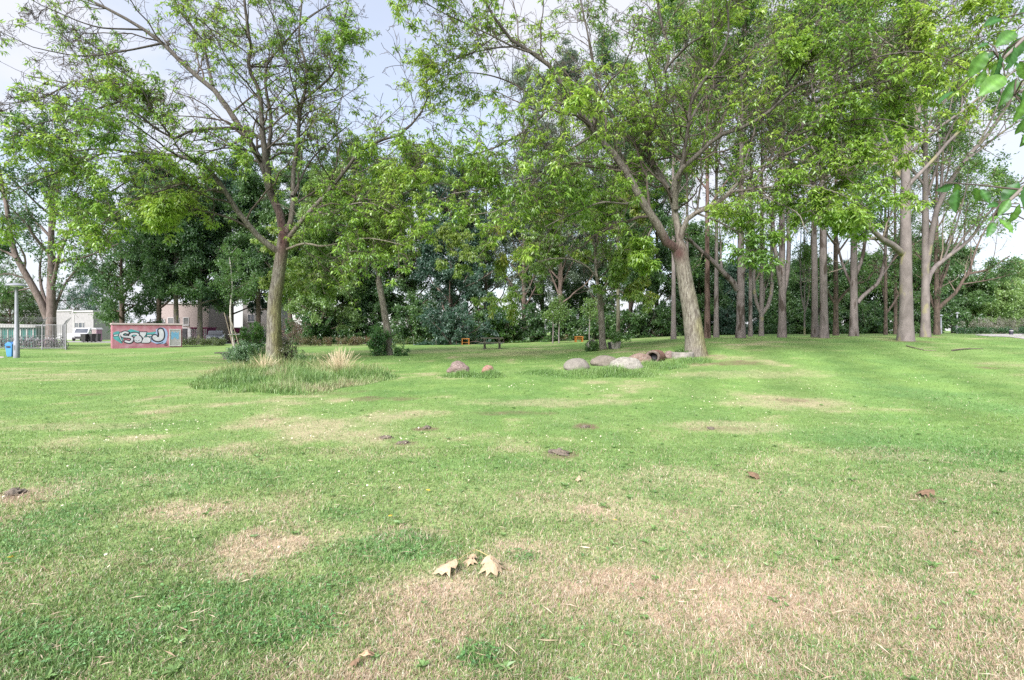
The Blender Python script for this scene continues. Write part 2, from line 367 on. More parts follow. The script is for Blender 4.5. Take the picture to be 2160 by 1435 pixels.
def grown_tree(name, label, cat, px, Y, ytop, hw, tr, pal, seed, group=None, t0=.25, nl=22, n2=8, n3=5, k=16, leaf=(.28, .13), ang=58, up=.0, droop=.25, lim=(.35, .8),
               thin=None, bark=None, twig=None, wander=.06, lean=(0, 0), limbs=(), trop=(0, 0, .03), lens2=.5, spread=.9, jit=.18, fork=0, leafm=None, tint=(1, 1, 1), shoot=0, tilt=.6, clump=.3):
    """a tree grown from its base: trunk, limbs, branches, leaf clumps"""
    rng = np.random.default_rng(seed); base = G(px, Y); t = thing(name, label, cat, base, 0, group)
    top = CAMH - (ytop - HY) / F * Y; H = top - base[2]; R = hw * Y / F
    M = 18; z = np.linspace(0, 1, M); off = np.cumsum(rng.normal(size=(M, 2)) * wander * .3, 0) * z[:, None]
    TP = np.stack([base[0] + off[:, 0] + lean[0] * z ** 1.3 * H, base[1] + off[:, 1] + lean[1] * z * H, base[2] - .12 + z * H * .93], -1)
    TR = tr * (1 - .88 * z ** 1.1) * (1 + .28 * np.exp(-z * H / .4))
    def bc(V): return np.asarray(tint) * (.8 + .4 * vn3(V * np.array([1.5, 1.5, .8]), seed)[:, None])
    nb = NB(); tubes(nb, TP[None], TR[None], 12, 0, bc)
    V = nb.V[-1]; cen = np.repeat(TP, 12, 0); nb.V[-1] = cen + (V - cen) * (1 + .16 * (vn3(V * 2.2, seed + 1) - .5))[:, None]
    f = t0 + (.985 - t0) * (np.arange(nl) + rng.uniform(0, 1, nl)) / nl; az = np.arange(nl) * 2.39996 + rng.normal(0, .4, nl)
    i = np.minimum((f * (M - 1)).astype(int), M - 2); a = (f * (M - 1) - i)[:, None]; S = TP[i] * (1 - a) + TP[i + 1] * a
    hh = (f - t0) / (1 - t0); th = np.radians(ang * (1 - .45 * hh) + rng.normal(0, 8, nl))
    D = np.stack([np.sin(th) * np.cos(az), np.sin(th) * np.sin(az), np.cos(th) + up], -1)
    L = R * (lim[0] + lim[1] * (1 - hh)) * rng.uniform(.75, 1.15, nl) / np.maximum(np.sin(th), .45) ** .6
    L1, R1 = grow(S, D, L, np.minimum(tr * .42, TR[i] * .5), 12, rng, .09, trop)
    if len(limbs):
        X = np.stack([limb_px(l[0], Y, l[3] if len(l) > 3 else 0, l[4] if len(l) > 4 else 0, 12) for l in limbs]); XR = np.stack([l[1] + (l[2] - l[1]) * np.linspace(0, 1, 12) for l in limbs])
        L1 = np.concatenate([X, L1]); R1 = np.concatenate([XR, R1])
    if shoot:   # upright shoots off the limbs, as on pollarded trees
        SH, SR = spawn(L1, R1, shoot, .25, .95, 50, .7, rng, M=12, up=1.1, wander=.05, trop=(0, 0, .08), rf=.5); L1 = np.concatenate([L1, SH]); R1 = np.concatenate([R1, SR])
    tubes(nb, L1, R1, 6, 0, bc)
    nb.build('trunk', [bark or M_BARK], t)
    cb = NB()
    B2, R2 = spawn(L1, R1, n2, .2, 1, 50, lens2, rng, M=6, wander=.15, trop=(0, 0, .0), rf=.45, lmax=R * .8)
    tubes(cb, B2, np.maximum(R2, .012), 3, 0)
    B3, R3 = spawn(B2, R2, n3, .2, 1, 50, .55, rng, M=4, wander=.2, trop=(0, 0, -droop * .2), rf=.5, lmax=R * .4)
    if Y < 48: tubes(cb, B3, np.maximum(R3 * .8, .008), 3, 0)
    leafset(cb, B3, k, rng, pal, leaf[0], leaf[1], 1, .1, 1, spread, droop, thin, jit, seed, clump, tilt)
    cb.build('crown', [twig or M_TWIG, leafm or M_LEAF], t, smooth=False)
    return t

def shrub(name, label, cat, px, Y, w, h, pal, seed, n=16, k=(6, 4, 14), leaf=(.1, .05), group=None, depth=.7, ang=38, droop=.1, stemm=None, dz=0, thin=None, spread=.9, lift=.0, jit=.05, part='foliage', leafm=None, tilt=.6):
    """a bush: stems from one stool, leaf clumps on their shoots; w, h in metres"""
    rng = np.random.default_rng(seed); base = G(px, Y, dz); t = thing(name, label, cat, base, 0, group)
    S = base + rng.normal(size=(n, 3)) * np.array([w * .13, w * .13 * depth, 0]); th = np.radians(np.abs(rng.normal(0, ang, n))); az = rng.uniform(0, 2 * math.pi, n)
    D = np.stack([np.sin(th) * np.cos(az), np.sin(th) * np.sin(az) * depth, np.cos(th)], -1)
    L = np.minimum(w * .5 / np.maximum(np.abs(np.sin(th)), .2), h) * rng.uniform(.7, 1.0, n)
    S[:, 2] -= .05
    P1, R1 = grow(S, D, L, np.full(n, max(.008, h * .012)), 8, rng, .12, (0, 0, -droop * .3))
    for a_ in (range(n) if n <= 12 else [slice(None)]):
        nb = NB(); sl_ = slice(a_, a_ + 1) if n <= 12 else a_; tubes(nb, P1[sl_], R1[sl_], 5, 0); nb.build('stem', [stemm or M_TWIG], t)
    cb = NB(); B2, R2 = spawn(P1, R1, k[0], lift, 1, 45, .45, rng, M=5, wander=.15, rf=.5, lmax=max(w, h) * .3)
    B3, R3 = spawn(B2, R2, k[1], .1, 1, 45, .5, rng, M=4, wander=.2, trop=(0, 0, -droop * .3), rf=.6)
    P_ = np.concatenate([B3.reshape(-1, 3)]); B3[:, :, 2] = np.maximum(B3[:, :, 2], base[2] + .02)
    tubes(cb, B2, np.maximum(R2, .004), 3, 0)
    leafset(cb, B3, k[2], rng, pal, leaf[0], leaf[1], 1, .05, 1, spread, droop, thin, jit, seed, 1.2, tilt)
    cb.build(part, [M_TWIG, leafm or M_LEAF], t, smooth=False)
    return t
# ------------------------------------------------------------------ the lawn: colour map shared by soil and blades
def ell(px, py, rx, ry, s=1.0):
    c = hit(px, py); a = hit(px, py - ry); b = hit(px, py + ry); return (c[0], c[1], rx / F * c[1], max(.05, (a[1] - b[1]) / 2), s)
DRY = [ell(*q) for q in [(1800, 1395, 340, 40, .65), (1180, 1400, 260, 34, .4), (2080, 1260, 140, 60, .6), (1500, 1200, 160, 40, .4), (560, 1150, 100, 30, .95), (505, 1205, 60, 26, .8), (1120, 1310, 240, 60, .1), (1390, 1130, 190, 60, .4), (1690, 1060, 180, 40, .35),
       (2090, 1170, 150, 60, .65), (1960, 1330, 280, 100, .75), (1780, 1160, 200, 40, .4), (1620, 1270, 200, 60, .35), (1210, 1065, 190, 28, .45), (1400, 1005, 150, 22, .4), (20, 1048, 70, 26, .8),
       (1260, 1380, 220, 50, .2), (640, 1410, 130, 36, .55), (320, 1190, 170, 24, .4), (830, 1130, 110, 16, .5), (430, 955, 130, 12, .4), (1660, 850, 120, 12, .45),
       (2080, 1010, 120, 22, .4), (1530, 900, 120, 12, .45), (150, 900, 150, 8, .35), (1160, 850, 160, 8, .4), (1890, 960, 150, 16, .35), (780, 960, 120, 10, .3),
       (1100, 745, 140, 5, .35), (880, 742, 160, 4, .3), (300, 790, 240, 8, .25), (1560, 790, 160, 8, .3)]]
CLOV = [ell(*q) for q in [(140, 1350, 240, 50, .6), (430, 1270, 180, 40, .5), (800, 1160, 120, 30, .7), (70, 1120, 110, 60, .5), (330, 1000, 250, 36, .4), (1110, 1180, 36, 12, .8),
        (720, 1090, 90, 20, .4), (1960, 930, 200, 40, .35), (560, 1330, 170, 40, .5), (1010, 1392, 40, 22, .9), (700, 1240, 60, 22, .4), (2010, 840, 90, 40, .4)]]
DIRT = [ell(*q) for q in [(1530, 766, 70, 5, .7), (900, 905, 22, 4, .8), (815, 925, 22, 4, .8), (850, 935, 22, 5, .8), (1235, 900, 22, 5, .8), (1085, 872, 70, 4, .5), (1670, 845, 30, 4, .6),
        (1588, 1010, 26, 6, .7), (1950, 1052, 34, 8, .6), (25, 1050, 40, 14, .6), (1500, 905, 60, 4, .5), (560, 885, 34, 4, .5), (325, 838, 16, 3, .6), (690, 828, 70, 5, .5), (200, 832, 30, 3, .5), (1180, 960, 30, 8, .6), (780, 842, 34, 4, .6), (850, 842, 34, 4, .6), (380, 868, 40, 4, .4), (620, 1040, 40, 6, .4), (2080, 775, 30, 3, .6), (1460, 1080, 60, 8, .3)]]
DIRT += [(*(G(px, Y)[:2]), r_, r_, s_) for px, Y, r_, s_ in [(1911, 26, 1.0, .6), (1952, 30, .9, .6), (1801, 33, .9, .5), (1738, 29, .9, .6), (1719, 31, .9, .6), (1650, 32, .9, .5), (1562, 32, 1.3, .8), (1492, 33, .9, .5), (1421, 38, .9, .5), (1468, 20.6, .8, .5), (1272, 28, .7, .4), (819, 30, .6, .5), (1606, 40, .9, .5)]]
def blotch(lst, x, y, wob):
    r = np.zeros_like(x)
    for cx_, cy_, rx, ry, s in lst:
        d = ((x - cx_) / rx) ** 2 + ((y - cy_) / ry) ** 2; r = np.maximum(r, s * sstep(1.9, .2, d + wob * 1.3))
    return r
def lawn(x, y):
    """dryness, clover and bare-soil weights and the base green at lawn points"""
    wob = fbm2(x, y, 2.4, 3, 4) - .5; big = fbm2(x, y, .35, 9, 4); mid = fbm2(x, y, 1.3, 21, 4); fine = fbm2(x, y, 5.0, 33, 3)
    near = sstep(7.5, 3.2, y) * (.20 + .36 * sstep(-1.0, 1.6, x))
    dry = np.clip(near * (.55 + .75 * sstep(.32, .62, mid)) + .55 * sstep(.56, .74, big * .45 + mid * .55), 0, .85)
    dry = np.maximum(dry, blotch(DRY, x, y, wob * 2)); dry = np.clip(dry + (fine - .5) * .5 * (.25 + dry), 0, .95)
    clo = np.clip(blotch(CLOV, x, y, wob * 2.4) * (.45 + .9 * fine), 0, 1); dirt = np.clip(blotch(DIRT, x, y, wob * 3) * (.3 + 1.3 * fine), 0, .95)
    dry = dry * (1 - .75 * clo)
    st = np.sin((x * .93 - y * .37) * 2.6 + 1.0 * (big - .5)) * sstep(3.0, 7, x) * sstep(5, 9, y) * .13
    g = np.stack([.155 + .10 * (mid - .5), .264 + .11 * (mid - .5), .076 + .03 * (mid - .5)], -1) * (1 + .4 * (fine - .5) + st)[:, None]
    yel = sstep(.4, .7, big)[:, None]; g = g * (1 - .35 * yel) + np.array([.26, .335, .125]) * .35 * yel
    return dry, clo, dirt, g, mid
STRAW = np.array([[.54, .45, .31], [.52, .39, .29], [.44, .35, .23], [.60, .52, .40]])
def lawn_soil(x, y):
    dry, clo, dirt, g, mid = lawn(x, y)
    pink = sstep(.4, .65, mid)[:, None]; s = np.array([.45, .37, .255]) * (1 - pink) + np.array([.47, .355, .27]) * pink
    c = g * (1 - dry[:, None]) + s * dry[:, None]; c = c * (1 - clo[:, None] * .8) + np.array([.13, .265, .105]) * clo[:, None] * .8
    return c * (1 - dirt[:, None]) + np.array([.17, .115, .085]) * dirt[:, None]

M_LAWN = mat('lawn', (1.06, 1.06, 1.06), (.86, .86, .86), 9, 1.0, .6, attr=True, lo=.4, hi=.6, spec=.1, c3=(.72, .74, .7), sc3=55, lo3=.55, hi3=.75)
ys = np.concatenate([np.linspace(-18, 1.4, 14), np.geomspace(1.5, 320, 360)]); xs = 1.2 * np.sinh(np.linspace(-6.15, 6.15, 381))
GX, GY = np.meshgrid(xs, ys); gx, gy = GX.ravel(), GY.ravel(); nx = len(xs)
ii = (np.arange(len(ys) - 1)[:, None] * nx + np.arange(nx - 1)[None]).ravel()
nb = NB(); nb.add(np.stack([gx, gy, ground(gx, gy)], -1), np.stack([ii, ii + 1, ii + nx + 1, ii + nx], -1), 0, lawn_soil(gx, gy))
tag(nb.build('lawn', M_LAWN), 'wide mown park lawn with green and dried patches', kind='structure')

def blade_field(name, X, Y, H, Wd, lean, col, seg, label, mat_=None):
    n = len(X); rng = np.random.default_rng(n); z = ground(X, Y) - .004; az = rng.uniform(0, 2 * math.pi, n); dr = np.stack([np.cos(az), np.sin(az), np.zeros(n)], -1)
    fa = az + math.pi / 2 + rng.normal(0, .7, n); sd = np.stack([np.cos(fa), np.sin(fa), np.zeros(n)], -1) * (Wd * .5)[:, None]
    B = np.stack([X, Y, z], -1); sl, clz = np.sin(lean), np.cos(lean); up = np.array([0, 0, 1.0])
    tip = B + dr * (H * sl)[:, None] + up * (H * clz)[:, None]
    nb = NB()
    if seg == 2:
        mid = B + dr * (H * .5 * np.sin(lean * .55))[:, None] + up * (H * .55 * np.cos(lean * .55))[:, None]
        V = np.stack([B - sd, B + sd, mid + sd * .85, mid - sd * .85, tip], 1).reshape(-1, 3); o = np.arange(n)[:, None] * 5
        cc = np.repeat(col, 5, 0); nb.add(V, o + np.array([[0, 1, 2, 3]]), 0, cc); nb.T.append((o + np.array([[3, 2, 4]]), 0))
    else:
        V = np.stack([B - sd, B + sd, tip], 1).reshape(-1, 3); nb.add(V, np.arange(3 * n).reshape(-1, 3), 0, np.repeat(col, 3, 0))
    return tag(nb.build(name, mat_ or M_GRASS, smooth=False), label, kind='stuff')
def lawn_blades(n, ya, yb, pw, seg, name, label, seed, hk=1.0):
    rng = np.random.default_rng(seed); q = rng.uniform(0, 1, n); e = 1 - pw
    Y = (ya ** e + q * (yb ** e - ya ** e)) ** (1 / e); X = rng.uniform(-1, 1, n) * (Y * 1.06 + 1.3)
    dry, clo, dirt, g, mid = lawn(X, Y)
    keep = rng.uniform(0, 1, n) > dirt * .75; X, Y, dry, clo, g, mid = X[keep], Y[keep], dry[keep], clo[keep], g[keep], mid[keep]; n = len(X)
    isdry = rng.uniform(0, 1, n) < dry * .85 + .07
    s = STRAW[rng.integers(0, 4, n)] * rng.uniform(.7, 1.2, (n, 1)); fl = (.5 * sstep(6, 16, Y))[:, None]; s = s * (1 - fl) + np.array([.40, .39, .22]) * fl
    va = (.36 - .24 * sstep(4, 14, Y))[:, None]; gg = g * (1 + va * rng.uniform(-1, 1, (n, 1))) * (1 + rng.normal(0, 1, (n, 3)) * va * .2); gg = gg * (1 - .55 * clo[:, None]) + np.array([.11, .27, .075]) * .55 * clo[:, None]
    col = np.clip(np.where(isdry[:, None], s, gg), .02, .6)
    H = rng.uniform(.016, .05, n) * (.9 + .03 * Y) * hk * (.55 + .9 * fbm2(X, Y, 3.1, 71, 3)) * np.where(isdry, 1.15, 1) * (1 + .5 * clo); Wd = rng.uniform(.0024, .0044, n) * (1 + Y * .16) * np.where(isdry, .75, 1)
    lean = np.clip(np.abs(rng.normal(.75, .4, n)) + isdry * .35 + .35 * sstep(5, 14, Y), 0, 1.5)
    return blade_field(name, X, Y, H, Wd, lean, col, seg, label)
lawn_blades(470000, 1.5, 7.0, 1.7, 2, 'lawn_grass', 'short green and straw coloured grass blades in the foreground', 5)
lawn_blades(330000, 6.6, 34.0, 1.5, 1, 'lawn_grass', 'short mown grass blades across the middle of the lawn', 6)

# clover leaves pressed into the turf
def clover():
    rng = np.random.default_rng(8); n = 60000; q = rng.uniform(0, 1, n); Y = 1.4 + 7.0 * q ** 2.0; X = rng.uniform(-1, 1, n) * (Y * 1.05 + .5)
    dry, clo, dirt, g, mid = lawn(X, Y); k = rng.uniform(0, 1, n) < clo * .8 + .035 * (1 - dry); X, Y = X[k], Y[k]; n = len(X)
    nb = NB(); a0 = rng.uniform(0, 6.28, n); z = ground(X, Y) + rng.uniform(.012, .045, n)
    for j in range(3):
        a = a0 + j * 2.094; D = np.stack([np.cos(a), np.sin(a), rng.normal(0, .3, n)], -1); B = np.stack([X, Y, z], -1); r = rng.uniform(.010, .019, n)
        leaves(nb, B, D, r, r * .95, np.random.default_rng(j), [(.075, .19, .06), (.11, .26, .075), (.17, .34, .12)], 0, tilt=.25, clump=3)
    return tag(nb.build('clover', M_GRASS, smooth=False), 'dark green clover leaves spread through the foreground turf', kind='stuff')
clover()
def daisies():
    rng = np.random.default_rng(9); cl = [(350, 905, 150, 22, 60), (700, 900, 160, 24, 60), (880, 925, 120, 22, 40), (1060, 815, 50, 8, 26), (1110, 812, 24, 6, 18), (1262, 822, 24, 6, 22), (1500, 852, 100, 18, 34), (1700, 822, 60, 8, 24),
          (1700, 900, 200, 40, 34), (1200, 925, 160, 30, 30), (2050, 880, 100, 40, 14), (200, 1050, 220, 80, 24), (900, 1000, 260, 60, 30), (1440, 805, 240, 16, 50), (1980, 800, 140, 16, 30), (600, 860, 200, 14, 30), (300, 1240, 300, 100, 9), (150, 790, 140, 20, 20), (1000, 760, 500, 14, 60)]
    P = []
    for px, py, rx, ry, n in cl:
        for _ in range(int(n * .6)):
            h = hit(px + rng.normal(0, rx * .55), min(1420, max(735, py + rng.normal(0, ry * .55)))); P.append(h)
    P = np.array(P); n = len(P); r = rng.uniform(.0055, .0095, n) * (1 + P[:, 1] * .05); c = P + np.array([0, 0, .035]); nrmv = nrm(rng.normal(size=(n, 3)) * .35 + np.array([0, -.35, 1]))
    u = nrm(np.cross(nrmv, [1, 0, 0])); v = np.cross(nrmv, u); nb = NB()
    a = np.arange(8) * math.pi / 4; ring = c[:, None] + (u[:, None] * np.cos(a)[None, :, None] + v[:, None] * np.sin(a)[None, :, None]) * (r[:, None] * np.where(np.arange(8) % 2, .85, 1.1))[:, :, None]
    V = np.concatenate([c[:, None] + nrmv[:, None] * .003, ring], 1).reshape(-1, 3); o = np.arange(n)[:, None, None] * 9; k = np.arange(8)
    T = (o + np.stack([np.zeros(8, int), 1 + k, 1 + (k + 1) % 8], -1)[None]).reshape(-1, 3); col = np.tile(np.array([[.75, .6, .12]] + [[.8, .8, .76]] * 8), (n, 1)); nb.add(V, T, 0, col)
    return tag(nb.build('daisies', M_GRASS, smooth=False), 'tiny white daisies dotted over the lawn', kind='stuff')
daisies()

def weeds():
    rng = np.random.default_rng(15); nb = NB(); n = 260; Y = 1.6 + 11 * rng.uniform(0, 1, n) ** 1.5; X = rng.uniform(-1, 1, n) * Y * 1.02
    m = 9; a = (np.arange(m)[None] * 2.4 + rng.uniform(0, 6.28, (n, 1))); el = rng.uniform(.15, .6, (n, m)); D = np.stack([np.cos(a) * np.cos(el), np.sin(a) * np.cos(el), np.sin(el)], -1).reshape(-1, 3)
    B = np.repeat(np.stack([X, Y, ground(X, Y) + .012], -1), m, 0); L = np.repeat(rng.uniform(.022, .06, n), m); k = rng.uniform(0, 1, n * m) < .8
    leaves(nb, B[k], D[k], L[k], L[k] * .42, rng, [(.12, .23, .07), (.16, .28, .085), (.20, .32, .11)], 0, tilt=.2, clump=2)
    return tag(nb.build('weeds', M_GRASS, smooth=False), 'broad leaved weeds flattened into the mown turf', kind='stuff')
weeds()
def litter():
    rng = np.random.default_rng(16); n = 2600; Y = 1.5 + 12 * rng.uniform(0, 1, n) ** 1.7; X = rng.uniform(-1, 1, n) * Y * 1.04; a = rng.uniform(0, 6.28, n); D = np.stack([np.cos(a), np.sin(a), rng.normal(0, .12, n)], -1)
    B = np.stack([X, Y, ground(X, Y) + rng.uniform(.015, .045, n)], -1); L = rng.uniform(.03, .12, n); nb = NB(); leaves(nb, B, D, L, .0035 + L * .03, rng, [(.20, .14, .10), (.38, .28, .19), (.58, .47, .34), (.66, .56, .42)], 0, tilt=.5, clump=8, fold=.05)
    return tag(nb.build('dead_grass_litter', M_GRASS, smooth=False), 'straw stalks and brown bits scattered over the turf', kind='stuff')
litter()

# long unmown grass round the left tree and round the boulders
def long_grass(name, label, n, spots, pal, tallk, seed):
    rng = np.random.default_rng(seed); wsum = np.array([s[4] for s in spots], float); pick = rng.choice(len(spots), n, p=wsum / wsum.sum()); S = np.array([[*s[:4], s[5]] for s in spots])[pick]
    a = rng.uniform(0, 6.283, n); r = rng.uniform(0, 1, n) ** .62 * (1.05 + .8 * (vn3(np.stack([np.cos(a) * 2, np.sin(a) * 2, pick * 3.1], -1), seed) - .5)); X = S[:, 0] + S[:, 2] * r * np.cos(a); Y = S[:, 1] + S[:, 3] * r * np.sin(a)
    H = S[:, 4] * rng.uniform(.45, 1.25, n) * (.55 + .9 * fbm2(X, Y, 1.4, seed)) * np.clip(1.3 - r * .95, .12, 1) * (.5 + 1.0 * vn3(np.stack([X * 3.1, Y * 2.2, X * 0], -1), seed)); pal = np.asarray(pal); t = np.clip(fbm2(X, Y, .9, seed + 3) * 1.6 - .3 + rng.normal(0, .2, n), 0, .999) * (len(pal) - 1)
    i = t.astype(int); f = (t - i)[:, None]; col = (pal[i] * (1 - f) + pal[np.minimum(i + 1, len(pal) - 1)] * f) * rng.uniform(.75, 1.25, (n, 1))
    return blade_field(name, X, Y, H * tallk, rng.uniform(.008, .016, n), np.clip(np.abs(rng.normal(.5, .38, n)), 0, 1.4), col, 2, label)
def spot(px, py, rx, ry, wt, h): e = ell(px, py, rx, ry); return (*e[:4], wt, h)
LG = [(.115, .22, .06), (.165, .29, .08), (.23, .345, .115), (.31, .36, .175), (.37, .33, .20)]
long_grass('long_grass', 'tall unmown green grass in front of the leaning tree', 34000, [spot(640, 813, 120, 18, 4, .34), (*spot(500, 808, 80, 12, 2, .3),)[:6], spot(740, 800, 90, 12, 2, .34), spot(590, 795, 120, 12, 3, .38), spot(470, 795, 50, 8, 1, .26), spot(800, 798, 40, 6, 1, .26)], LG, 1.0, 31)
long_grass('long_grass', 'bleached seeding grass standing at the foot of the leaning tree', 8000, [spot(560, 782, 90, 8, 3, .55), spot(650, 782, 70, 8, 2, .55), spot(760, 784, 60, 7, 1.6, .45), spot(500, 786, 50, 7, 1, .4)], [(.18, .29, .09), (.28, .34, .14), (.42, .38, .22), (.48, .38, .24)], 1.0, 32)
long_grass('long_grass', 'bright long grass growing between the grey boulders', 15000, [spot(1275, 790, 110, 9, 4, .26), spot(1150, 787, 60, 6, 1.5, .18), spot(1385, 775, 60, 9, 2, .26), spot(1455, 763, 50, 6, 1.2, .22), spot(1340, 793, 50, 5, 1, .2)], LG[:3], 1.0, 33)
long_grass('long_grass', 'long grass around the two small red boulders', 5000, [spot(968, 793, 40, 5, 2, .24), spot(1034, 794, 34, 6, 2, .28), spot(1000, 794, 60, 5, 1.2, .16)], LG[:3], 1.0, 34)

# paths and road: sheets a few millimetres above the lawn
M_PATH = mat('path_gravel', (.44, .40, .36), (.33, .30, .27), 14, .95, .5, c3=(.2, .18, .16), sc3=60, lo3=.6, hi3=.7)
M_PAVE = mat('pavement_stone', (.40, .38, .37), (.30, .29, .285), 5, .9, .3); M_ROAD = mat('asphalt', (.30, .29, .28), (.23, .225, .22), 6, .92, .3)
def strip(name, label, pts, wd, m, dz=.006):
    P = resample(np.array([(*p, 0) for p in pts], float), 60); T = np.gradient(P, axis=0); T = nrm(T); S = np.stack([-T[:, 1], T[:, 0], T[:, 2] * 0], -1)
    k = 9; V = (P[:, None] + S[:, None] * (np.linspace(-.5, .5, k) * wd)[None, :, None]).reshape(-1, 3); V[:, 2] = ground(V[:, 0], V[:, 1]) + dz
    b = (np.arange(59)[:, None] * k + np.arange(k - 1)[None]).ravel(); nb = NB(); nb.add(V, np.stack([b, b + 1, b + k + 1, b + k], -1)); return tag(nb.build(name, m), label, kind='structure')
strip('gravel_path', 'worn gravel path at the left edge of the lawn', [(-27.4, 25.5), (-28.6, 27.5), (-32, 29.6), (-40, 31), (-52, 32)], 1.9, M_PATH)
strip('street', 'pale street in front of the far houses', [(-64, 69), (-52, 66), (-38, 62), (-22, 58), (-14, 57)], 6.0, M_ROAD, .012)
strip('paved_path', 'grey paved path running off at the right edge', [(26.2, 22), (28.5, 27), (33, 34), (38, 40), (46, 47), (60, 56)], 2.6, M_PAVE, .02)
strip('pavement', 'grey paved strip in front of the low hedge', [(43.0, 46), (47.5, 46.5), (54, 48)], 5.5, M_PAVE, .012)
# ------------------------------------------------------------------ buildings and street things on the left
M_PINK = mat('pink_paint', (.36, .145, .18), (.29, .11, .145), 1.1, .85, .3, c3=(.39, .22, .27), sc3=1.7, lo3=.48, hi3=.72)
M_PINKL = mat('roof_edge_paint', (.44, .37, .37), (.36, .30, .30), 4, .8, .2)
M_WHITE = mat('white_paint', (.46, .455, .465), (.38, .375, .385), 3, .6); M_BLACK = mat('black_paint', (.035, .035, .05), (.02, .02, .03), 5, .6)
M_TEAL = mat('teal_spray', (.045, .25, .26), (.09, .31, .34), 2.4, .7); M_LBLUE = mat('light_blue_spray', (.22, .33, .52), (.31, .35, .54), 2.2, .7); M_CHROME = mat('white_spray', (.50, .50, .55), (.40, .40, .46), 2.6, .6)
M_BLUESP = mat('blue_spray', (.14, .38, .62), (.20, .46, .68), 3, .7)
M_DARK = mat('dark_interior', (.03, .03, .035), (.05, .05, .055), 3, .8); M_GALV = mat('galvanised_steel', (.25, .25, .265), (.18, .185, .2), 6, .55, metal=.4)
M_LAMP = mat('grey_lamp_paint', (.24, .255, .29), (.20, .215, .24), 5, .5); M_BLUE = mat('blue_plastic', (.07, .25, .56), (.055, .21, .48), 3, .45)
M_GREEN = mat('dark_green_sheet', (.02, .17, .15), (.015, .125, .115), 3, .55); M_RUB = mat('black_rubber', (.03, .03, .03), (.045, .045, .045), 8, .8)
M_GLASS = mat('window_glass', (.06, .07, .085), (.12, .13, .15), .8, .08, spec=.7); M_BRICKP = mat('pale_pink_brick', (.34, .285, .275), (.28, .235, .225), 7, .9, .3)
M_RENDER = mat('pale_render', (.30, .295, .305), (.25, .245, .255), 2.5, .9, .2); M_PALEB = mat('pale_grey_brick', (.32, .30, .295), (.26, .245, .24), 7, .9, .3); M_GREYP = mat('grey_panel', (.42, .42, .44), (.36, .36, .38), 3, .85); M_MAG = mat('magenta_boards', (.26, .04, .13), (.20, .03, .10), 4, .8)
M_PINKW = mat('faded_pink_boards', (.42, .26, .34), (.34, .19, .28), 4, .85, stretch=(6, 6, .6)); M_CONC = mat('weathered_concrete', (.33, .305, .285), (.22, .205, .19), 5, .95, .6, c3=(.15, .16, .11), sc3=9, lo3=.58, hi3=.7)
M_WOODD = mat('dark_weathered_wood', (.16, .155, .12), (.09, .09, .07), 6, .9, .5, stretch=(1, 8, 8)); M_ORANGE = mat('orange_stained_wood', (.36, .15, .03), (.29, .11, .02), 5, .6, stretch=(4, 4, .8))
M_SILVER = mat('silver_car_paint', (.42, .44, .47), (.38, .40, .43), 2, .25, metal=.6); M_VANW = mat('white_car_paint', (.55, .56, .58), (.5, .51, .53), 2, .3); M_BIN = mat('black_bin_plastic', (.03, .03, .035), (.05, .05, .05), 4, .5); M_LIGHT = mat('headlight_lens', (.75, .77, .8), (.6, .62, .65), 6, .15)

def frame_thing(name, label, cat, p0, p1):
    """a thing whose local x runs along its front from p0 to p1 (lawn points)"""
    d = np.array(p1) - np.array(p0); return thing(name, label, cat, p0, math.atan2(d[1], d[0])), float(np.hypot(d[0], d[1]))

# --- graffiti-covered kiosk
a0 = G(237, 42); dirf = np.array([.76, .65, 0]); b0 = a0 + dirf * 4.86
kz = float(min(a0[2], ground(b0[0], b0[1]))); a0[2] = kz
t, Ls = frame_thing('utility_kiosk', 'long pink flat-roofed kiosk with white and teal graffiti and a white slatted door', 'kiosk', a0, b0)
HH = 1.98; DZ = 2.5
MB().box((Ls / 2, DZ / 2, HH / 2 - .06), (Ls, DZ, HH + .12)).build('wall', M_PINK, t)
MB().box((Ls / 2, DZ / 2, HH + .065), (Ls + .12, DZ + .12, .13)).build('roof', M_PINKL, t, bevel=.015)
def kp(zx, zy): return ((zx - 205) / 1760 * Ls, (900 - zy) / 600 * HH)
def gpoly(mb, pts, off, m, round_=True):
    P = np.array([kp(*p) for p in pts])
    if round_:
        P3 = resample(np.concatenate([P, P[:1]])[:, [0, 1, 1]] * [1, 1, 0], len(P) * 5)[:-1]; P = P3[:, :2]
    tr = tessellate_polygon([[Vector((p[0], p[1], 0)) for p in P]]); mb.add([(p[0], -off, p[1]) for p in P], tr, m)
def gstroke(mb, pts, hw, off, m, taper=1.0):
    P = np.array([kp(*p) for p in pts]); P3 = resample(P[:, [0, 1, 1]] * [1, 1, 0], 26)[:, :2]; T = np.gradient(P3, axis=0); T /= np.maximum(np.linalg.norm(T, axis=1, keepdims=True), 1e-9); N = np.stack([-T[:, 1], T[:, 0]], -1)
    h = hw / 1760 * Ls * np.linspace(1, taper, 26)[:, None]; Lf, Rt = P3 + N * h, P3 - N * h
    e0 = [P3[0] + h[0] * (N[0] * math.cos(q) - T[0] * math.sin(q)) for q in np.linspace(0, math.pi, 8)[1:-1]]; e1 = [P3[-1] + h[-1] * (-N[-1] * math.cos(q) + T[-1] * math.sin(q)) for q in np.linspace(0, math.pi, 8)[1:-1]]
    n = 26; vs = [(p[0], -off, p[1]) for p in list(Lf) + list(Rt) + e0 + e1]; fs = [(k, k + 1, n + k + 1, n + k) for k in range(n - 1)]
    fs.append((0, *[2 * n + k for k in range(6)], n)); fs.append((2 * n - 1, *[2 * n + 6 + k for k in range(6)], n - 1)); mb.add(vs, fs, m)
g = MB()
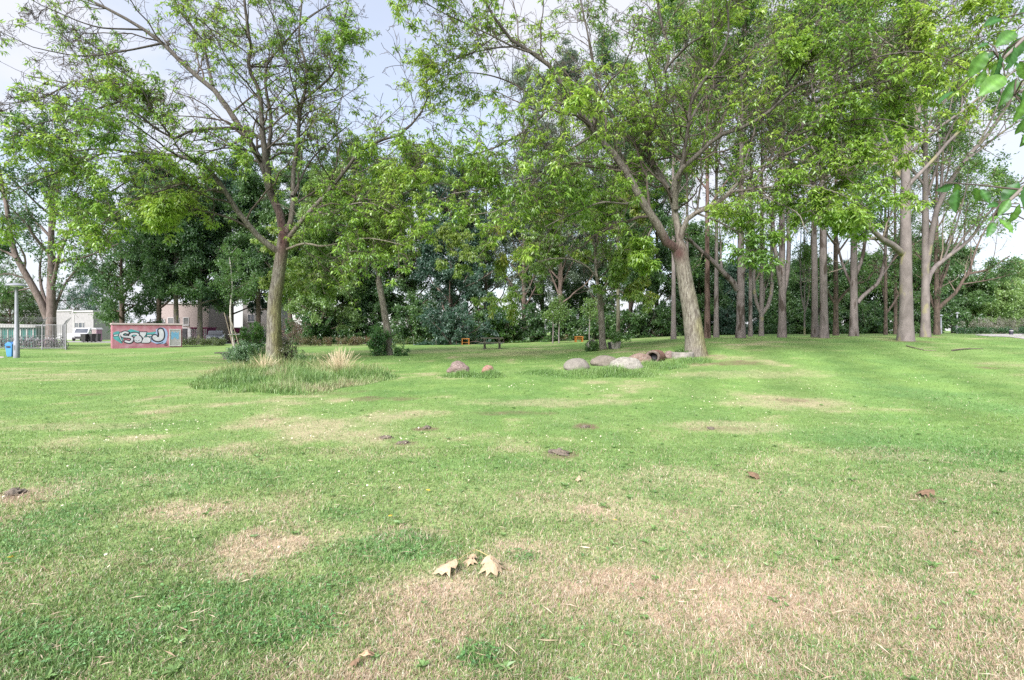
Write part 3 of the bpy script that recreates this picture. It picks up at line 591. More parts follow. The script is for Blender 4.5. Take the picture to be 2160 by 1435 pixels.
gpoly(g, [(225, 500), (330, 465), (430, 490), (600, 450), (470, 640), (430, 770), (330, 715), (235, 650), (225, 590)], .004, 0)
gpoly(g, [(560, 450), (640, 415), (760, 440), (870, 470), (1020, 480), (1090, 500), (1290, 480), (1310, 610), (1180, 660), (1000, 650), (600, 560)], .006, 0)
gpoly(g, [(1265, 420), (1400, 365), (1530, 410), (1575, 520), (1560, 660), (1520, 770), (1400, 800), (1220, 770), (1120, 680), (1170, 570), (1270, 500)], .008, 1)
S_ = [(570, 505), (500, 490), (430, 530), (450, 590), (560, 605), (655, 620), (680, 680), (620, 740), (520, 715)]
gstroke(g, S_, 56, .012, 2); gstroke(g, [(400, 510), (375, 580), (430, 740)], 34, .014, 2, .3); gstroke(g, [(250, 570), (330, 560)], 34, .010, 2)
gstroke(g, [(630, 570), (680, 525), (780, 520), (830, 560)], 48, .012, 2)
gpoly(g, [(710, 660), (760, 575), (860, 570), (930, 640), (920, 730), (840, 770), (740, 750)], .016, 2)
gpoly(g, [(840, 470), (1055, 470), (1030, 560), (990, 610), (1080, 600), (1155, 650), (1150, 740), (1090, 780), (890, 775), (945, 640), (850, 560)], .010, 2, False)
gstroke(g, [(1395, 445), (1420, 540), (1405, 640), (1330, 680), (1250, 650), (1240, 610)], 92, .012, 2); gstroke(g, [(1060, 580), (1150, 570)], 34, .014, 2)
gstroke(g, [(1290, 800), (1400, 780), (1450, 760)], 10, .012, 2); gstroke(g, [(1500, 820), (1530, 770), (1560, 830), (1490, 830)], 8, .012, 2)
gstroke(g, S_, 26, .020, 3); gstroke(g, [(400, 515), (378, 580), (425, 710)], 20, .022, 3, .3); gstroke(g, [(255, 570), (325, 560)], 20, .020, 3); gstroke(g, [(635, 568), (680, 535), (780, 530), (822, 560)], 28, .020, 3)
gpoly(g, [(728, 660), (765, 590), (855, 585), (912, 645), (902, 722), (835, 752), (752, 735)], .024, 3)
gpoly(g, [(865, 488), (1035, 488), (1012, 555), (960, 628), (1075, 615), (1137, 655), (1132, 730), (1085, 762), (912, 757), (962, 640), (872, 555)], .022, 3, False)
gstroke(g, [(1395, 455), (1418, 540), (1402, 636), (1330, 672), (1255, 645), (1245, 615)], 60, .022, 3); gstroke(g, [(1068, 580), (1145, 572)], 20, .024, 3)
gstroke(g, [(760, 690), (800, 715), (860, 690)], 5, .030, 2); gstroke(g, [(1310, 440), (1320, 520), (1330, 600)], 9, .030, 2)
gr = g.build('graffiti', [M_TEAL, M_LBLUE, M_BLACK, M_CHROME], t)
dx0, dx1 = kp(1615, 0)[0], kp(1925, 0)[0]; dw = dx1 - dx0; dh = 1.5; dzb = .13
d_ = MB()
for q in ((dx0 + .04, dzb + dh / 2, .08, dh), (dx1 - .04, dzb + dh / 2, .08, dh)): d_.box((q[0], -.03, q[1]), (q[2], .07, q[3]))
d_.box(((dx0 + dx1) / 2, -.03, dzb + .04), (dw - .16, .066, .08)); d_.box(((dx0 + dx1) / 2, -.03, dzb + dh - .04), (dw - .16, .066, .08))
d_.box(((dx0 + dx1) / 2, -.004, dzb + dh / 2), (dw - .1, .012, dh - .1), m=1)
for k in range(11): d_.box((dx0 + .12 + (dw - .24) * k / 10, -.028, dzb + dh / 2), (.038, .03, dh - .17), m=0)
dr = d_.build('door', [M_WHITE, M_DARK], t)
g = MB(); q = dw / 310
def dp(zx, zy): return (dx0 + (zx - 1615) * q, dzb + (855 - zy) / 475 * dh)
for k in range(11):
    x = dx0 + .12 + (dw - .24) * k / 10
    if 0 < k < 10: z0 = dp(0, 640 + 30 * math.sin(k))[1]; z1 = dp(0, 470 + 20 * math.cos(k * 1.7))[1]; g.box((x, -.0465, (z0 + z1) / 2), (.036, .006, abs(z1 - z0)))
g.build('spray_tag', M_BLUESP, dr)

# --- park lamps
def park_lamp(label, px, Y, h, r0, hat, rot=0, group='grey park lamps'):
    b = G(px, Y); t = thing('street_lamp', label, 'street lamp', b, rot, group)
    MB().lathe([(r0 * 1.12, -.1), (r0 * 1.12, .9), (r0 * .8, .95), (r0 * .6, h * .93), (r0 * .5, h - .16)], n=16).build('pole', M_LAMP, t, smooth=True)
    MB().lathe([(.02, h - .16), (hat * .42, h - .15), (hat * .62, h - .1), (hat * .62, h - .085)], n=24).build('diffuser', M_LIGHT, t, smooth=True)
    MB().lathe([(hat * .6, h - .1), (hat, h - .115), (hat * 1.01, h - .09), (hat * .82, h - .03), (hat * .45, h + .03), (.03, h + .06), (0, h + .06)], n=28).build('lamp_shade', M_LAMP, t, smooth=True)
    MB().box((0, -r0 * 1.13, .55), (.07, .012, .26)).build('access_door', M_GALV, t)
    return t
park_lamp('grey park lamp with a wide flat hat beside the blue litter bin', 35, 27.6, 3.98, .12, .46)
park_lamp('small distant park lamp with a round head at the end of the low hedge', 2019, 60, 2.45, .11, .2); park_lamp('thin distant park lamp just right of the dark branching trunk', 1985, 57, 2.1, .09, .2)
# --- litter bin
b = G(23.5, 28.4); t = thing('litter_bin', 'blue litter bin with a pointed top beside the lamp post', 'bin', b)
MB().add([(-.13, -.12, .03), (.13, -.12, .03), (.13, .12, .03), (-.13, .12, .03), (-.19, -.16, .66), (.19, -.16, .66), (.19, .16, .66), (-.19, .16, .66)], [(0, 1, 2, 3), (0, 4, 5, 1), (1, 5, 6, 2), (2, 6, 7, 3), (3, 7, 4, 0), (4, 7, 6, 5)]).build('body', M_BLUE, t, bevel=.015)
MB().prism([(-.20, .66), (.20, .66), (.20, .72), (0, .85), (-.20, .72)], -.17, .17).build('lid', M_BLUE, t, bevel=.01)
MB().box((0, -.174, .57), (.22, .012, .09)).build('opening', M_DARK, t)

# --- fence round the cycle yard
f0, f1, f2 = G(-60, 39.5), G(139, 39.5), G(132, 52)
t = thing('steel_fence', 'galvanised bar fence topped with barbed wire round the bicycle yard', 'fence', f1)
FH = 1.93; bars = MB(); rails = MB()
def run(p, q, n, bw=.02):
    p, q = np.array(p), np.array(q); ln = np.linalg.norm((q - p)[:2]); az = math.atan2(q[1] - p[1], q[0] - p[0])
    for k in range(n):
        c = p + (q - p) * (k + .5) / n; z = float(ground(c[0], c[1])); bars.box((c[0], c[1], z + .06 + FH / 2), (bw, bw, FH - .1), az)
    c = (p + q) / 2
    for h in (.12, FH - .02): rails.box((c[0], c[1], float(ground(c[0], c[1])) + h), (ln, .04, .045), az)
run(f0, f1, 60); run(f1, f2, 70)
bars.build('bar_panel', M_GALV, t, world=True); rails.build('rail', M_GALV, t, world=True)
posts = [(np.array(f0) + (np.array(f1) - np.array(f0)) * k / 4, (0.3, -.0)) for k in range(5)] + [(np.array(f1) + (np.array(f2) - np.array(f1)) * k / 3, (.3, 0)) for k in (1, 2, 3)]
for p, d in posts:
    z = float(ground(p[0], p[1])); m = MB(); m.box((p[0], p[1], z + FH / 2), (.07, .07, FH + .1)); pp = m.build('post', M_GALV, t, world=True, bevel=.006)
    MB().tube([(p[0], p[1], z + FH + .02), (p[0] + .12, p[1], z + FH + .2), (p[0] + .4, p[1], z + FH + .58)], .022, 6).build('outrigger', M_GALV, pp, world=True)
wr = MB()
for s in (.25, .5, .75, .98):
    off = np.array([.12 + .28 * s, 0, .2 + .38 * s + FH]); wr.tube([np.array(f0) + off, np.array(f1) + off], .006, 4); wr.tube([np.array(f1) + off, np.array(f2) + off], .006, 4)
wr.build('barbed_wire', M_GALV, t, world=True)

# --- green sheet-metal store behind the bicycles
c0, c1 = G(-60, 45.5), G(76, 47)
t, Lc = frame_thing('metal_store', 'long dark green sheet metal store with a white roof behind the bicycles', 'shed', c0, c1)
m = MB().box((Lc / 2, 1.2, .85), (Lc, 2.4, 1.75))
m.build('wall', M_GREEN, t)
m = MB(); n = int(Lc / .45)
for k in range(n): m.box((.2 + k * (Lc - .4) / (n - 1), -.02, .82), (.08, .05, 1.6))
m.build('upright', M_WHITE, t)
MB().prism([(-.1, 1.74), (Lc + .1, 1.74), (Lc + .1, 1.9), (Lc - .3, 2.03), (-.1, 2.12)], -.25, 2.6).build('roof', M_WHITE, t, bevel=.02)

# --- bicycles
M_BFR = [mat('bicycle_paint_dark', (.04, .04, .05), (.06, .06, .07), 5, .4), mat('bicycle_paint_silver', (.5, .5, .52), (.4, .4, .42), 5, .35, metal=.4), mat('bicycle_paint_mauve', (.34, .2, .32), (.28, .16, .26), 5, .4), mat('bicycle_paint_white', (.68, .68, .7), (.6, .6, .62), 5, .4)]
def bicycle(k):
    t = thing('bicycle', 'x', 'bicycle', (0, 0, 0), 0, 'bicycles parked in the fenced yard'); R = .33
    for x in (-.52, .54):
        a = np.linspace(0, 2 * math.pi, 23); wl = MB().tube([(x + R * math.cos(q), 0, R + R * math.sin(q)) for q in a], .02, 6, cap=False).build('wheel', M_RUB, t, smooth=True)
        rm = MB().tube([(x + (R - .03) * math.cos(q), 0, R + (R - .03) * math.sin(q)) for q in a], .009, 5, cap=False)
        for q in np.arange(0, 6.28, .52): rm.tube([(x, .012 * (-1) ** int(q * 2), R), (x + (R - .03) * math.cos(q), 0, R + (R - .03) * math.sin(q))], .0025, 3, cap=False)
        rm.build('rim', M_GALV, wl)
    fr = MB()
    for p, q in (((-.52, 0, R), (-.1, 0, .3)), ((-.52, 0, R), (-.22, 0, .78)), ((-.1, 0, .3), (-.24, 0, .9)), ((-.1, 0, .3), (.38, 0, .78)), ((-.2, 0, .68), (.38, 0, .84)), ((.36, 0, .95), (.42, 0, .66)), ((.42, 0.04, .66), (.54, .04, R)), ((.42, -.04, .66), (.54, -.04, R))): fr.tube([p, q], .019, 6)
    fr.tube([(-.52, .06, .8), (-.52, .06, R)], .008, 4); fr.box((-.5, 0, .77), (.34, .12, .02)); fr.box((-.1, .03, .3), (.2, .02, .2)); fr.build('frame', M_BFR[k], t, smooth=True)
    MB().tube([(.22, -.29, 1.03), (.36, -.26, 1.06), (.37, 0, 1.0), (.36, .26, 1.06), (.22, .29, 1.03)], .014, 6).build('handlebar', M_GALV, t, smooth=True)
    MB().add([(-.38, -.1, .95), (-.38, .1, .95), (-.12, .03, .96), (-.12, -.03, .96), (-.36, -.08, .89), (-.36, .08, .89), (-.14, .02, .92), (-.14, -.02, .92)], [(0, 3, 2, 1), (4, 5, 6, 7), (0, 1, 5, 4), (1, 2, 6, 5), (2, 3, 7, 6), (3, 0, 4, 7)]).build('saddle', M_RUB, t, bevel=.02)
    MB().box((.45, 0, .82), (.07, .09, .09)).build('headlight', M_LIGHT, t, bevel=.02)
    return t
protos = []
spec = [(6, 41.5, 100, 0, 'bicycle nearest the left picture edge in the fenced yard'), (13, 43, 62, 2, 'mauve bicycle just left of the blue litter bin'), (30, 42.6, 78, 1, 'silver bicycle standing behind the blue litter bin'),
        (42, 41.6, 120, 3, 'white bicycle right beside the lamp post'), (49, 43.2, 75, 0, 'dark bicycle second right of the lamp post'), (58, 41.4, 95, 2, 'mauve bicycle seen end on, well right of the lamp post'), (66, 42.2, 65, 3, 'white bicycle in the middle of the parked row'),
        (73, 43.5, 110, 0, 'dark bicycle at the corner of the green store'), (82, 41.8, 50, 1, 'silver bicycle left of the big multi-stemmed trunk'), (90, 43.0, 130, 0, 'dark bicycle in front of the left side of the big trunk'), (98, 41.5, 35, 2, 'mauve bicycle in front of the big trunk'),
        (107, 42.6, 150, 1, 'silver bicycle at the right side of the big trunk'), (116, 41.6, 25, 0, 'dark bicycle seen side on near the fence corner'), (126, 42.2, 160, 1, 'silver bicycle nearest the fence corner')]
for px, Y, az, k, lab in spec:
    p = next((q for q, kk in protos if kk == k), None)
    if p is None: p = bicycle(k); protos.append((p, k)); p.location = G(px, Y); p.rotation_euler = (0, 0, math.radians(az)); p['label'] = lab
    else: dup(p, G(px, Y), math.radians(az), lab)

# --- houses
def window(t, x, z, w_, h_, y=0, mull=1, m=None):
    f = MB(); e = .07
    f.box((x - w_ / 2 + e / 2, y - .02, z), (e, .1, h_)); f.box((x + w_ / 2 - e / 2, y - .02, z), (e, .1, h_)); f.box((x, y - .021, z + h_ / 2 - e / 2), (w_ - 2 * e, .1, e)); f.box((x, y - .021, z - h_ / 2 + e / 2), (w_ - 2 * e, .1, e))
    for k in range(mull): f.box((x - w_ / 2 + w_ * (k + 1) / (mull + 1), y - .022, z), (.06, .09, h_ - 2 * e))
    fo = f.build('window', m or M_WHITE, t); MB().box((x, y - .003, z), (w_ - .1, .03, h_ - .1)).build('pane', M_GLASS, fo); MB().box((x, y - .06, z - h_ / 2 - .035), (w_ + .14, .16, .06)).build('sill', m or M_WHITE, fo)
def house(name, label, p0, p1, H, dep, wallm, roofm, wins, base=0, roofh=.25):
    t, L = frame_thing(name, label, 'house', p0, p1); MB().box((L / 2, dep / 2, H / 2 - .2), (L, dep, H + .4)).build('wall', wallm, t)
    MB().box((L / 2, dep / 2, H + roofh / 2), (L + .3, dep + .3, roofh)).build('roof', roofm, t)
    if base: MB().box((L / 2, -.03, base / 2 - .1), (L - .004, .06, base + .2)).build('plinth', M_GREYP, t)
    for q in wins: window(t, *q)
    return t, L
p0, p1 = G(52, 86), G(155, 82)
t, L = house('terraced_house', 'pale flat-roofed terrace house behind the big multi-stemmed tree', p0, p1, 4.55, 5, M_RENDER, M_WHITE, [(1.6, 3.6, 1.2, 1.1), (6.1, 1.0, 1.3, 1.0), (4.9, 3.6, .9, 1.0, 0, 0), (3.0, 1.0, 1.2, 1.0)], base=1.0)
p0, p1 = G(155, 81), G(197, 79)
t, L = house('terraced_house', 'white and grey end house with two bands of windows above the parked van', p0, p1, 4.35, 4, M_RENDER, M_WHITE, [(.9, 2.3, .95, .9), (1.95, 2.3, .95, .9, 0, 0), (2.75, 2.3, .5, .9, 0, 0), (.9, .75, 1.1, .8), (2.1, .75, 1.0, .8)], roofh=.22)
MB().box((L / 2, -.05, 1.5), (L - .02, .1, .5)).build('panel', M_GREYP, t); MB().box((.12, -.04, 2.0), (.2, .09, 3.9)).build('panel', M_WHITE, t)
p0, p1 = G(338, 66), G(440, 66)
t, L = house('brick_house', 'pinkish brick house with white framed windows above the graffiti kiosk', p0, p1, 4.9, 6, M_BRICKP, M_WHITE, [(1.75, 2.65, 1.5, 1.0, 0, 1), (3.35, 2.65, .75, 1.0, 0, 0), (.4, 2.55, .5, .8, 0, 0), (5.4, 1.0, 1.1, 1.2)])
dd_ = MB().box((3.05, -.03, .75), (.85, .1, 1.9)).build('door', M_DARK, t); MB().box((3.35, -.1, .8), (.04, .06, .22)).build('handle', M_GALV, dd_)
MB().box((3.05, -.02, 1.78), (1.0, .12, .12)).build('door_frame', M_WHITE, t); MB().box((4.0, -.04, .8), (.8, .11, 1.9)).build('panel', M_WHITE, t)
p0, p1 = G(512, 72), G(592, 72)
t, L = house('brick_house', 'pale brick house half hidden behind the leaning tree trunk', p0, p1, 5.2, 3, M_PALEB, M_WHITE, [(1.2, 3.2, 1.0, 1.1), (4.9, 3.3, 1.2, 1.1), (5.2, 1.2, 1.6, .9), (2.6, 1.2, 1.2, 1.0)], base=.6)
p0, p1 = G(402, 61), G(437, 61)
t, L = frame_thing('board_shed', 'white and magenta striped board shed beside the pale tree trunk', 'shed', p0, p1)
MB().box((L / 2, .9, .85), (L, 1.8, 1.75)).build('wall', M_MAG, t); m = MB()
for k in range(9): m.box((.1 + k * (L - .2) / 8, -.03, .84), (.10, .05, 1.66))
m.build('board', M_WHITE, t); MB().box((L / 2, .9, 1.79), (L + .15, 2.0, .13)).build('roof', M_MAG, t)
p0, p1 = G(194, 68), G(204, 68)
t, L = frame_thing('board_shed', 'faded pink wooden shed with a pale roof left of the kiosk', 'shed', p0, p1)
MB().box((L / 2, .45, .8), (L, .9, 1.7)).build('wall', M_PINKW, t); m = MB()
for k in range(7): m.box((.07 + k * (L - .14) / 6, -.02, .8), (.05, .04, 1.6))
m.build('batten', M_PINKL, t); MB().prism([(-.1, 1.62), (L + .1, 1.62), (L * .75, 1.85), (L * .25, 1.8)], -.1, 1.0).build('roof', M_WHITE, t)
p0, p1 = G(486, 63), G(505, 63)
t, L = frame_thing('board_shed', 'dark magenta garden shed behind the white birch stem', 'shed', p0, p1)
MB().box((L / 2, .8, .85), (L, 1.6, 1.75)).build('wall', M_MAG, t); MB().box((L / 2, .8, 1.78), (L + .15, 1.8, .1)).build('roof', M_PINKL, t)

# --- vehicles
def car(name, label, loc, rz, body, L=4.2, Wd=1.75, van=False):
    t = thing(name, label, 'van' if van else 'car', loc, rz); h = Wd / 2
    if van: low = [(-L / 2, .3), (L / 2, .3), (L / 2, .95), (L / 2 - .75, 1.12), (L / 2 - 1.35, 1.8), (-L / 2 + .1, 1.85), (-L / 2, 1.6)]; cab = None
    else: low = [(-L / 2, .32), (L / 2, .32), (L / 2 + .02, .62), (L / 2 - .12, .78), (L / 2 - 1.15, .95), (-L / 2 + .35, 1.0), (-L / 2, .9)]; cab = [(L / 2 - 1.1, .94), (L / 2 - 1.75, 1.42), (-L / 2 + 1.0, 1.46), (-L / 2 + .3, .98)]
    MB().prism(low, -h, h).build('body', body, t, bevel=.06)
    if cab:
        MB().prism(cab, -h * .84, h * .84).build('cabin', body, t, bevel=.06)
        q = MB(); q.prism([(cab[0][0] - .1, .99), (cab[1][0] - .02, 1.36), (cab[2][0] + .05, 1.39), (cab[3][0] + .15, 1.02)], -h * .85, h * .85); q.build('side_window', M_GLASS, t)
        MB().add([(cab[0][0] + .012, -h * .78, .98), (cab[0][0] + .012, h * .78, .98), (cab[1][0] + .03, h * .7, 1.38), (cab[1][0] + .03, -h * .7, 1.38)], [(0, 1, 2, 3)]).build('windscreen', M_GLASS, t)
    else:
        MB().add([(L / 2 - .76 + .03, -h * .85, 1.16), (L / 2 - .76 + .03, h * .85, 1.16), (L / 2 - 1.28 + .03, h * .8, 1.72), (L / 2 - 1.28 + .03, -h * .8, 1.72)], [(0, 1, 2, 3)]).build('windscreen', M_GLASS, t)
        for s in (-1, 1): MB().box((L / 2 - 1.75, s * (h + .004), 1.42), (.7, .012, .42)).build('side_window', M_GLASS, t)
    for x in (-L / 2 + .75, L / 2 - .8):
        for s in (-1, 1):
            wl = MB().lathe([(.02, -.1), (.3, -.1), (.31, -.06), (.31, .06), (.3, .1), (.02, .1)], (x, s * (h - .08), .31), 20, axis='Y').build('wheel', M_RUB, t, smooth=True); MB().lathe([(.0, .0), (.19, .0), (.19, -.02 * 1)], (x, s * (h + .025), .31), 16, axis='Y').build('rim', M_GALV, wl)
    for s in (-1, 1): MB().box((L / 2 - .02, s * (h - .3), .68), (.12, .34, .14)).build('headlight', M_LIGHT, t, bevel=.02); MB().box((L / 2 - 1.3 if not van else L / 2 - 1.2, s * (h + .08), 1.02 if not van else 1.25), (.08, .16, .12)).build('mirror', body, t, bevel=.02)
    MB().box((L / 2 + .015, 0, .42), (.06, Wd * .8, .16)).build('bumper', M_RUB, t, bevel=.02); MB().box((L / 2 + .01, 0, .58), (.05, .8, .12)).build('grille', M_DARK, t, bevel=.01)
    return t
car('parked_car', 'silver car parked in front of the houses beside the striped shed', G(455, 60), math.radians(-62), M_SILVER)
car('parked_van', 'white van parked before the white end house', G(178, 73), math.radians(-70), M_VANW, 3.9, 1.75, True)
def wheelie(label, px, Y, rz):
    t = thing('wheelie_bin', label, 'bin', G(px, Y), rz, 'black wheelie bins on the street')
    MB().add([(-.22, -.22, .08), (.22, -.22, .08), (.22, .22, .08), (-.22, .22, .08), (-.3, -.32, 1.0), (.3, -.32, 1.0), (.3, .32, 1.0), (-.3, .32, 1.0)], [(0, 3, 2, 1), (0, 1, 5, 4), (1, 2, 6, 5), (2, 3, 7, 6), (3, 0, 4, 7), (4, 5, 6, 7)]).build('body', M_BIN, t, bevel=.02)
    MB().box((0, 0, 1.035), (.64, .7, .06)).build('lid', M_BIN, t, bevel=.02)
    for s in (-1, 1): MB().lathe([(.0, -.03), (.1, -.03), (.1, .03), (0, .03)], (s * .24, .2, .1), 12, axis='X').build('wheel', M_RUB, t)
wheelie('black wheelie bin in front of the white van', 178.5, 64, .1); wheelie('black wheelie bin at the right end of the white van', 194, 64.5, -.1); wheelie('dark wheelie bin standing before the faded pink shed', 205, 66.5, .05)

# ------------------------------------------------------------------ things on the lawn
# picnic table
b = G(1038, 36.5); t = thing('picnic_table', 'dark weathered picnic table standing out on the lawn', 'picnic table', b, .03)
for k in (-1, 1):
    MB().box((k * .53, 0, .34), (.16, .42, .72)).box((k * .53, 0, .70), (.14, .7, .08)).box((k * .53, 0, .37), (.13, 1.45, .1)).box((k * .53, 0, .0), (.3, .7, .1)).build('leg', M_WOODD, t, bevel=.015)
MB().box((0, -.25, .775), (1.62, .23, .07)).box((0, 0, .775), (1.62, .23, .07)).box((0, .25, .775), (1.62, .23, .07)).build('table_top', M_WOODD, t, bevel=.01)
for s in (-1, 1): MB().box((0, s * .68, .45), (1.72, .26, .06)).build('seat', M_WOODD, t, bevel=.01)
# slab bench by the shrubs
b = G(497, 26.5); t = thing('slab_bench', 'dark slab bench on a pedestal half hidden by the bluish shrub', 'bench', b, .12)
MB().box((-.15, 0, .335), (1.6, .45, .07)).build('seat', M_WOODD, t, bevel=.012)
for x in (-.45, .45): MB().add([(x - .09, -.16, -.05), (x + .09, -.16, -.05), (x + .09, .16, -.05), (x - .09, .16, -.05), (x - .09, -.16, .15), (x + .09, -.16, .15), (x + .09, .16, .15), (x - .09, .16, .15), (x - .24, -.18, .3), (x + .24, -.18, .3), (x + .24, .18, .3), (x - .24, .18, .3)], [(0, 1, 5, 4), (1, 2, 6, 5), (2, 3, 7, 6), (3, 0, 4, 7), (4, 5, 9, 8), (5, 6, 10, 9), (6, 7, 11, 10), (7, 4, 8, 11), (8, 9, 10, 11)]).build('pedestal', M_WOODD, t)
# orange wooden frames
b = G(982, 49); t = thing('wooden_goal', 'orange wooden frame like a small goal left of the picnic table', 'play frame', b, .1, 'orange wooden play frames')
for x in (-.32, .32): MB().box((x, 0, .26), (.075, .075, .62)).build('post', M_ORANGE, t, bevel=.01)
MB().box((0, 0, .575), (.76, .08, .075)).build('crossbar', M_ORANGE, t, bevel=.01); MB().box((.05, .42, .2), (.7, .06, .07)).build('back_rail', M_ORANGE, t, bevel=.01)
for x in (-.32, .32): MB().box((x, .21, .05), (.06, .36, .06)).build('ground_rail', M_ORANGE, t)
b = G(1221, 49); t = thing('wooden_trestle', 'orange wooden trestle left of the tree with the planters', 'play frame', b, .25, 'orange wooden play frames')
MB().box((0, 0, .5), (.84, .34, .09)).build('top', M_ORANGE, t, bevel=.015)
for x in (-.33, .33):
    for y in (-.14, .14): MB().box((x, y, .2), (.09, .08, .52)).build('leg', M_ORANGE, t)
MB().box((0, 0, .3), (.58, .05, .07)).build('stretcher', M_ORANGE, t)
# planters
def pot(label, p, tilt, m=None):
    t = thing('stone_planter', label, 'planter', p, .3, 'grey planters under the tree'); t.rotation_euler = (tilt[0], tilt[1], .3)
    n = 8; v = []; prof = [(.22, 0), (.29, .34), (.29, .38), (.25, .38), (.23, .3)]
    MB().lathe(prof + [(0, .3)], n=8).add([], []).build('pot', m or M_CONC, t, bevel=.008); MB().lathe([(0, .31), (.235, .305)][::-1], n=8).build('soil', M_WOODD, t)
pot('upright grey planter right of the trunk holding a leafy plant', G(1299, 27.2), (0, 0))
pot('tipped over grey planter left of the trunk with ivy on it', G(1243, 27.2, .24), (1.25, .35))
t = thing('plant_pot', 'small dark pot tucked between the trunk and the upright planter', 'pot', G(1288.5, 27.5))
MB().lathe([(.12, 0), (.17, .3), (.185, .3), (.185, .36), (.16, .36), (.15, .3), (0, .3)], n=16).build('pot', M_BIN, t, smooth=False)

# --- boulders and stones
def boulder(label, px, Y, dims, m, seed, rz=0, name='boulder', sink=.22, lump=.16, group=None, cat='boulder', sub=5, fr=1.3):
    bm = bmesh.new(); bmesh.ops.create_icosphere(bm, subdivisions=sub, radius=1); V = np.array([v.co[:] for v in bm.verts])
    d = (vn3(V * fr + seed * 3.1, seed) - .5) * 2 * lump + (vn3(V * fr * 2.6 + seed, seed + 3) - .5) * lump * .8 + (vn3(V * 9 + seed, seed + 5) - .5) * lump * .14; V = V * (1 + d)[:, None]
    V[:, 2] = np.where(V[:, 2] < 0, V[:, 2] * .7, V[:, 2]); V = V * np.array(dims) * .47 * np.array([1, 1, 1.25])
    for v, p in zip(bm.verts, V): v.co = p
    me = bpy.data.meshes.new(name); bm.to_mesh(me); bm.free(); me.polygons.foreach_set('use_smooth', [True] * len(me.polygons)); me.materials.append(m)
    o = bpy.data.objects.new(name, me); C.objects.link(o); b = G(px, Y); o.location = (b[0], b[1], b[2] + dims[2] * (.5 - sink) * .6); o.rotation_euler = (0, 0, rz); return tag(o, label, cat, group)
def stone(name, a, b_, c3): return mat(name, a, b_, 7, .92, .8, c3=c3, sc3=26, lo3=.54, hi3=.66, lo=.3, hi=.7)
S1 = stone('pale_granite', (.34, .325, .29), (.23, .22, .195), (.14, .13, .11)); S2 = stone('grey_granite', (.22, .205, .18), (.15, .14, .125), (.26, .235, .21)); S3 = stone('brown_granite', (.19, .165, .14), (.125, .11, .095), (.24, .21, .18))
S4 = stone('pink_granite', (.21, .155, .14), (.14, .105, .095), (.29, .24, .22)); S5 = stone('red_sandstone', (.29, .16, .125), (.21, .115, .09), (.36, .28, .23)); S6 = stone('rusty_stone', (.22, .145, .115), (.16, .115, .095), (.27, .25, .22))
boulder('pinkish brown boulder standing apart on the lawn', 968, 17.9, (.86, .6, .52), S4, 3, -.3, lump=.22, sink=.12)
boulder('small reddish stone beside the pinkish brown boulder', 1029, 17.9, (.48, .42, .36), S5, 5, .5)
boulder('smooth grey rounded boulder at the left end of the cluster', 1217, 18.2, (1.0, .74, .52), S2, 7, .1, lump=.10, fr=.9)
boulder('low brownish boulder behind and between the two paler ones', 1276, 19.5, (1.18, .7, .50), S3, 9, -.1, lump=.12)
boulder('large whitish lumpy boulder at the front of the cluster', 1318, 17.7, (1.24, .85, .60), S1, 11, .15, lump=.17)
boulder('flat reddish boulder behind the whitish one', 1351, 19.6, (.95, .7, .50), S6, 14, .2, lump=.2)
boulder('small grey stone leaning on the concrete ring', 1412, 20.6, (.52, .4, .36), S4, 17, .2, lump=.2)
# --- hollow log lying on its side
b = G(1383, 19.9); t = thing('hollow_log', 'short hollow reddish log lying beside the concrete ring', 'log', (b[0], b[1], b[2] + .17), -.55)
M_LOG = mat('rotting_bark', (.24, .13, .10), (.13, .075, .06), 8, .95, 1.0, stretch=(1, 5, 5)); M_LOGE = mat('grey_end_grain', (.17, .135, .115), (.09, .07, .058), 9, .9, .6)
rngl = np.random.default_rng(4)
def ringmesh(rad, ys_, m, name, wob=.08, parent=None, n=24):
    mb = MB(); vs = []
    for j, (r, y) in enumerate(zip(rad, ys_)):
        for k in range(n):
            a = 2 * math.pi * k / n; q = 1 + wob * math.sin(3 * a + j * .3) * .6 + rngl.normal(0, .02); vs.append((r * q * math.cos(a), y, r * q * math.sin(a)))
    fs = [(j * n + k, j * n + (k + 1) % n, (j + 1) * n + (k + 1) % n, (j + 1) * n + k) for j in range(len(rad) - 1) for k in range(n)]; return mb.add(vs, fs).build(name, m, parent, smooth=True)
ringmesh([.28, .29, .285, .28, .27, .26], [-.40, -.25, -.05, .15, .32, .42], M_LOG, 'bark', .1, t)
ringmesh([.275, .262, .185, .17, .16, .15], [-.395, -.425, -.425, -.3, 0, .4], M_LOGE, 'hollow', .1, t); MB().lathe([(.17, -.12), (.08, -.20), (0, -.17)], n=16, axis='Y').build('dark_core', M_DARK, t)
# --- concrete ring at the foot of the right tree
b = G(1440, 20.4); t = thing('concrete_ring', 'low round concrete planting ring at the foot of the right tree', 'planter', b)
MB().lathe([(.42, -.1), (.44, .22), (.43, .24), (.36, .24), (.35, .22), (.34, .02)], n=32).build('ring', M_CONC, t, smooth=False, bevel=.01); MB().lathe([(.345, .12), (.2, .15), (0, .16)], n=20).build('soil', mat('dark_soil', (.09, .065, .045), (.06, .045, .035), 12, 1, .6), t)
shrub('weed_clump', 'green weeds growing inside the concrete ring', 'plant', 1438, 20.4, .55, .26, [(.09, .2, .04), (.15, .28, .07)], 61, n=10, k=(3, 2, 8), leaf=(.07, .035), dz=.15)
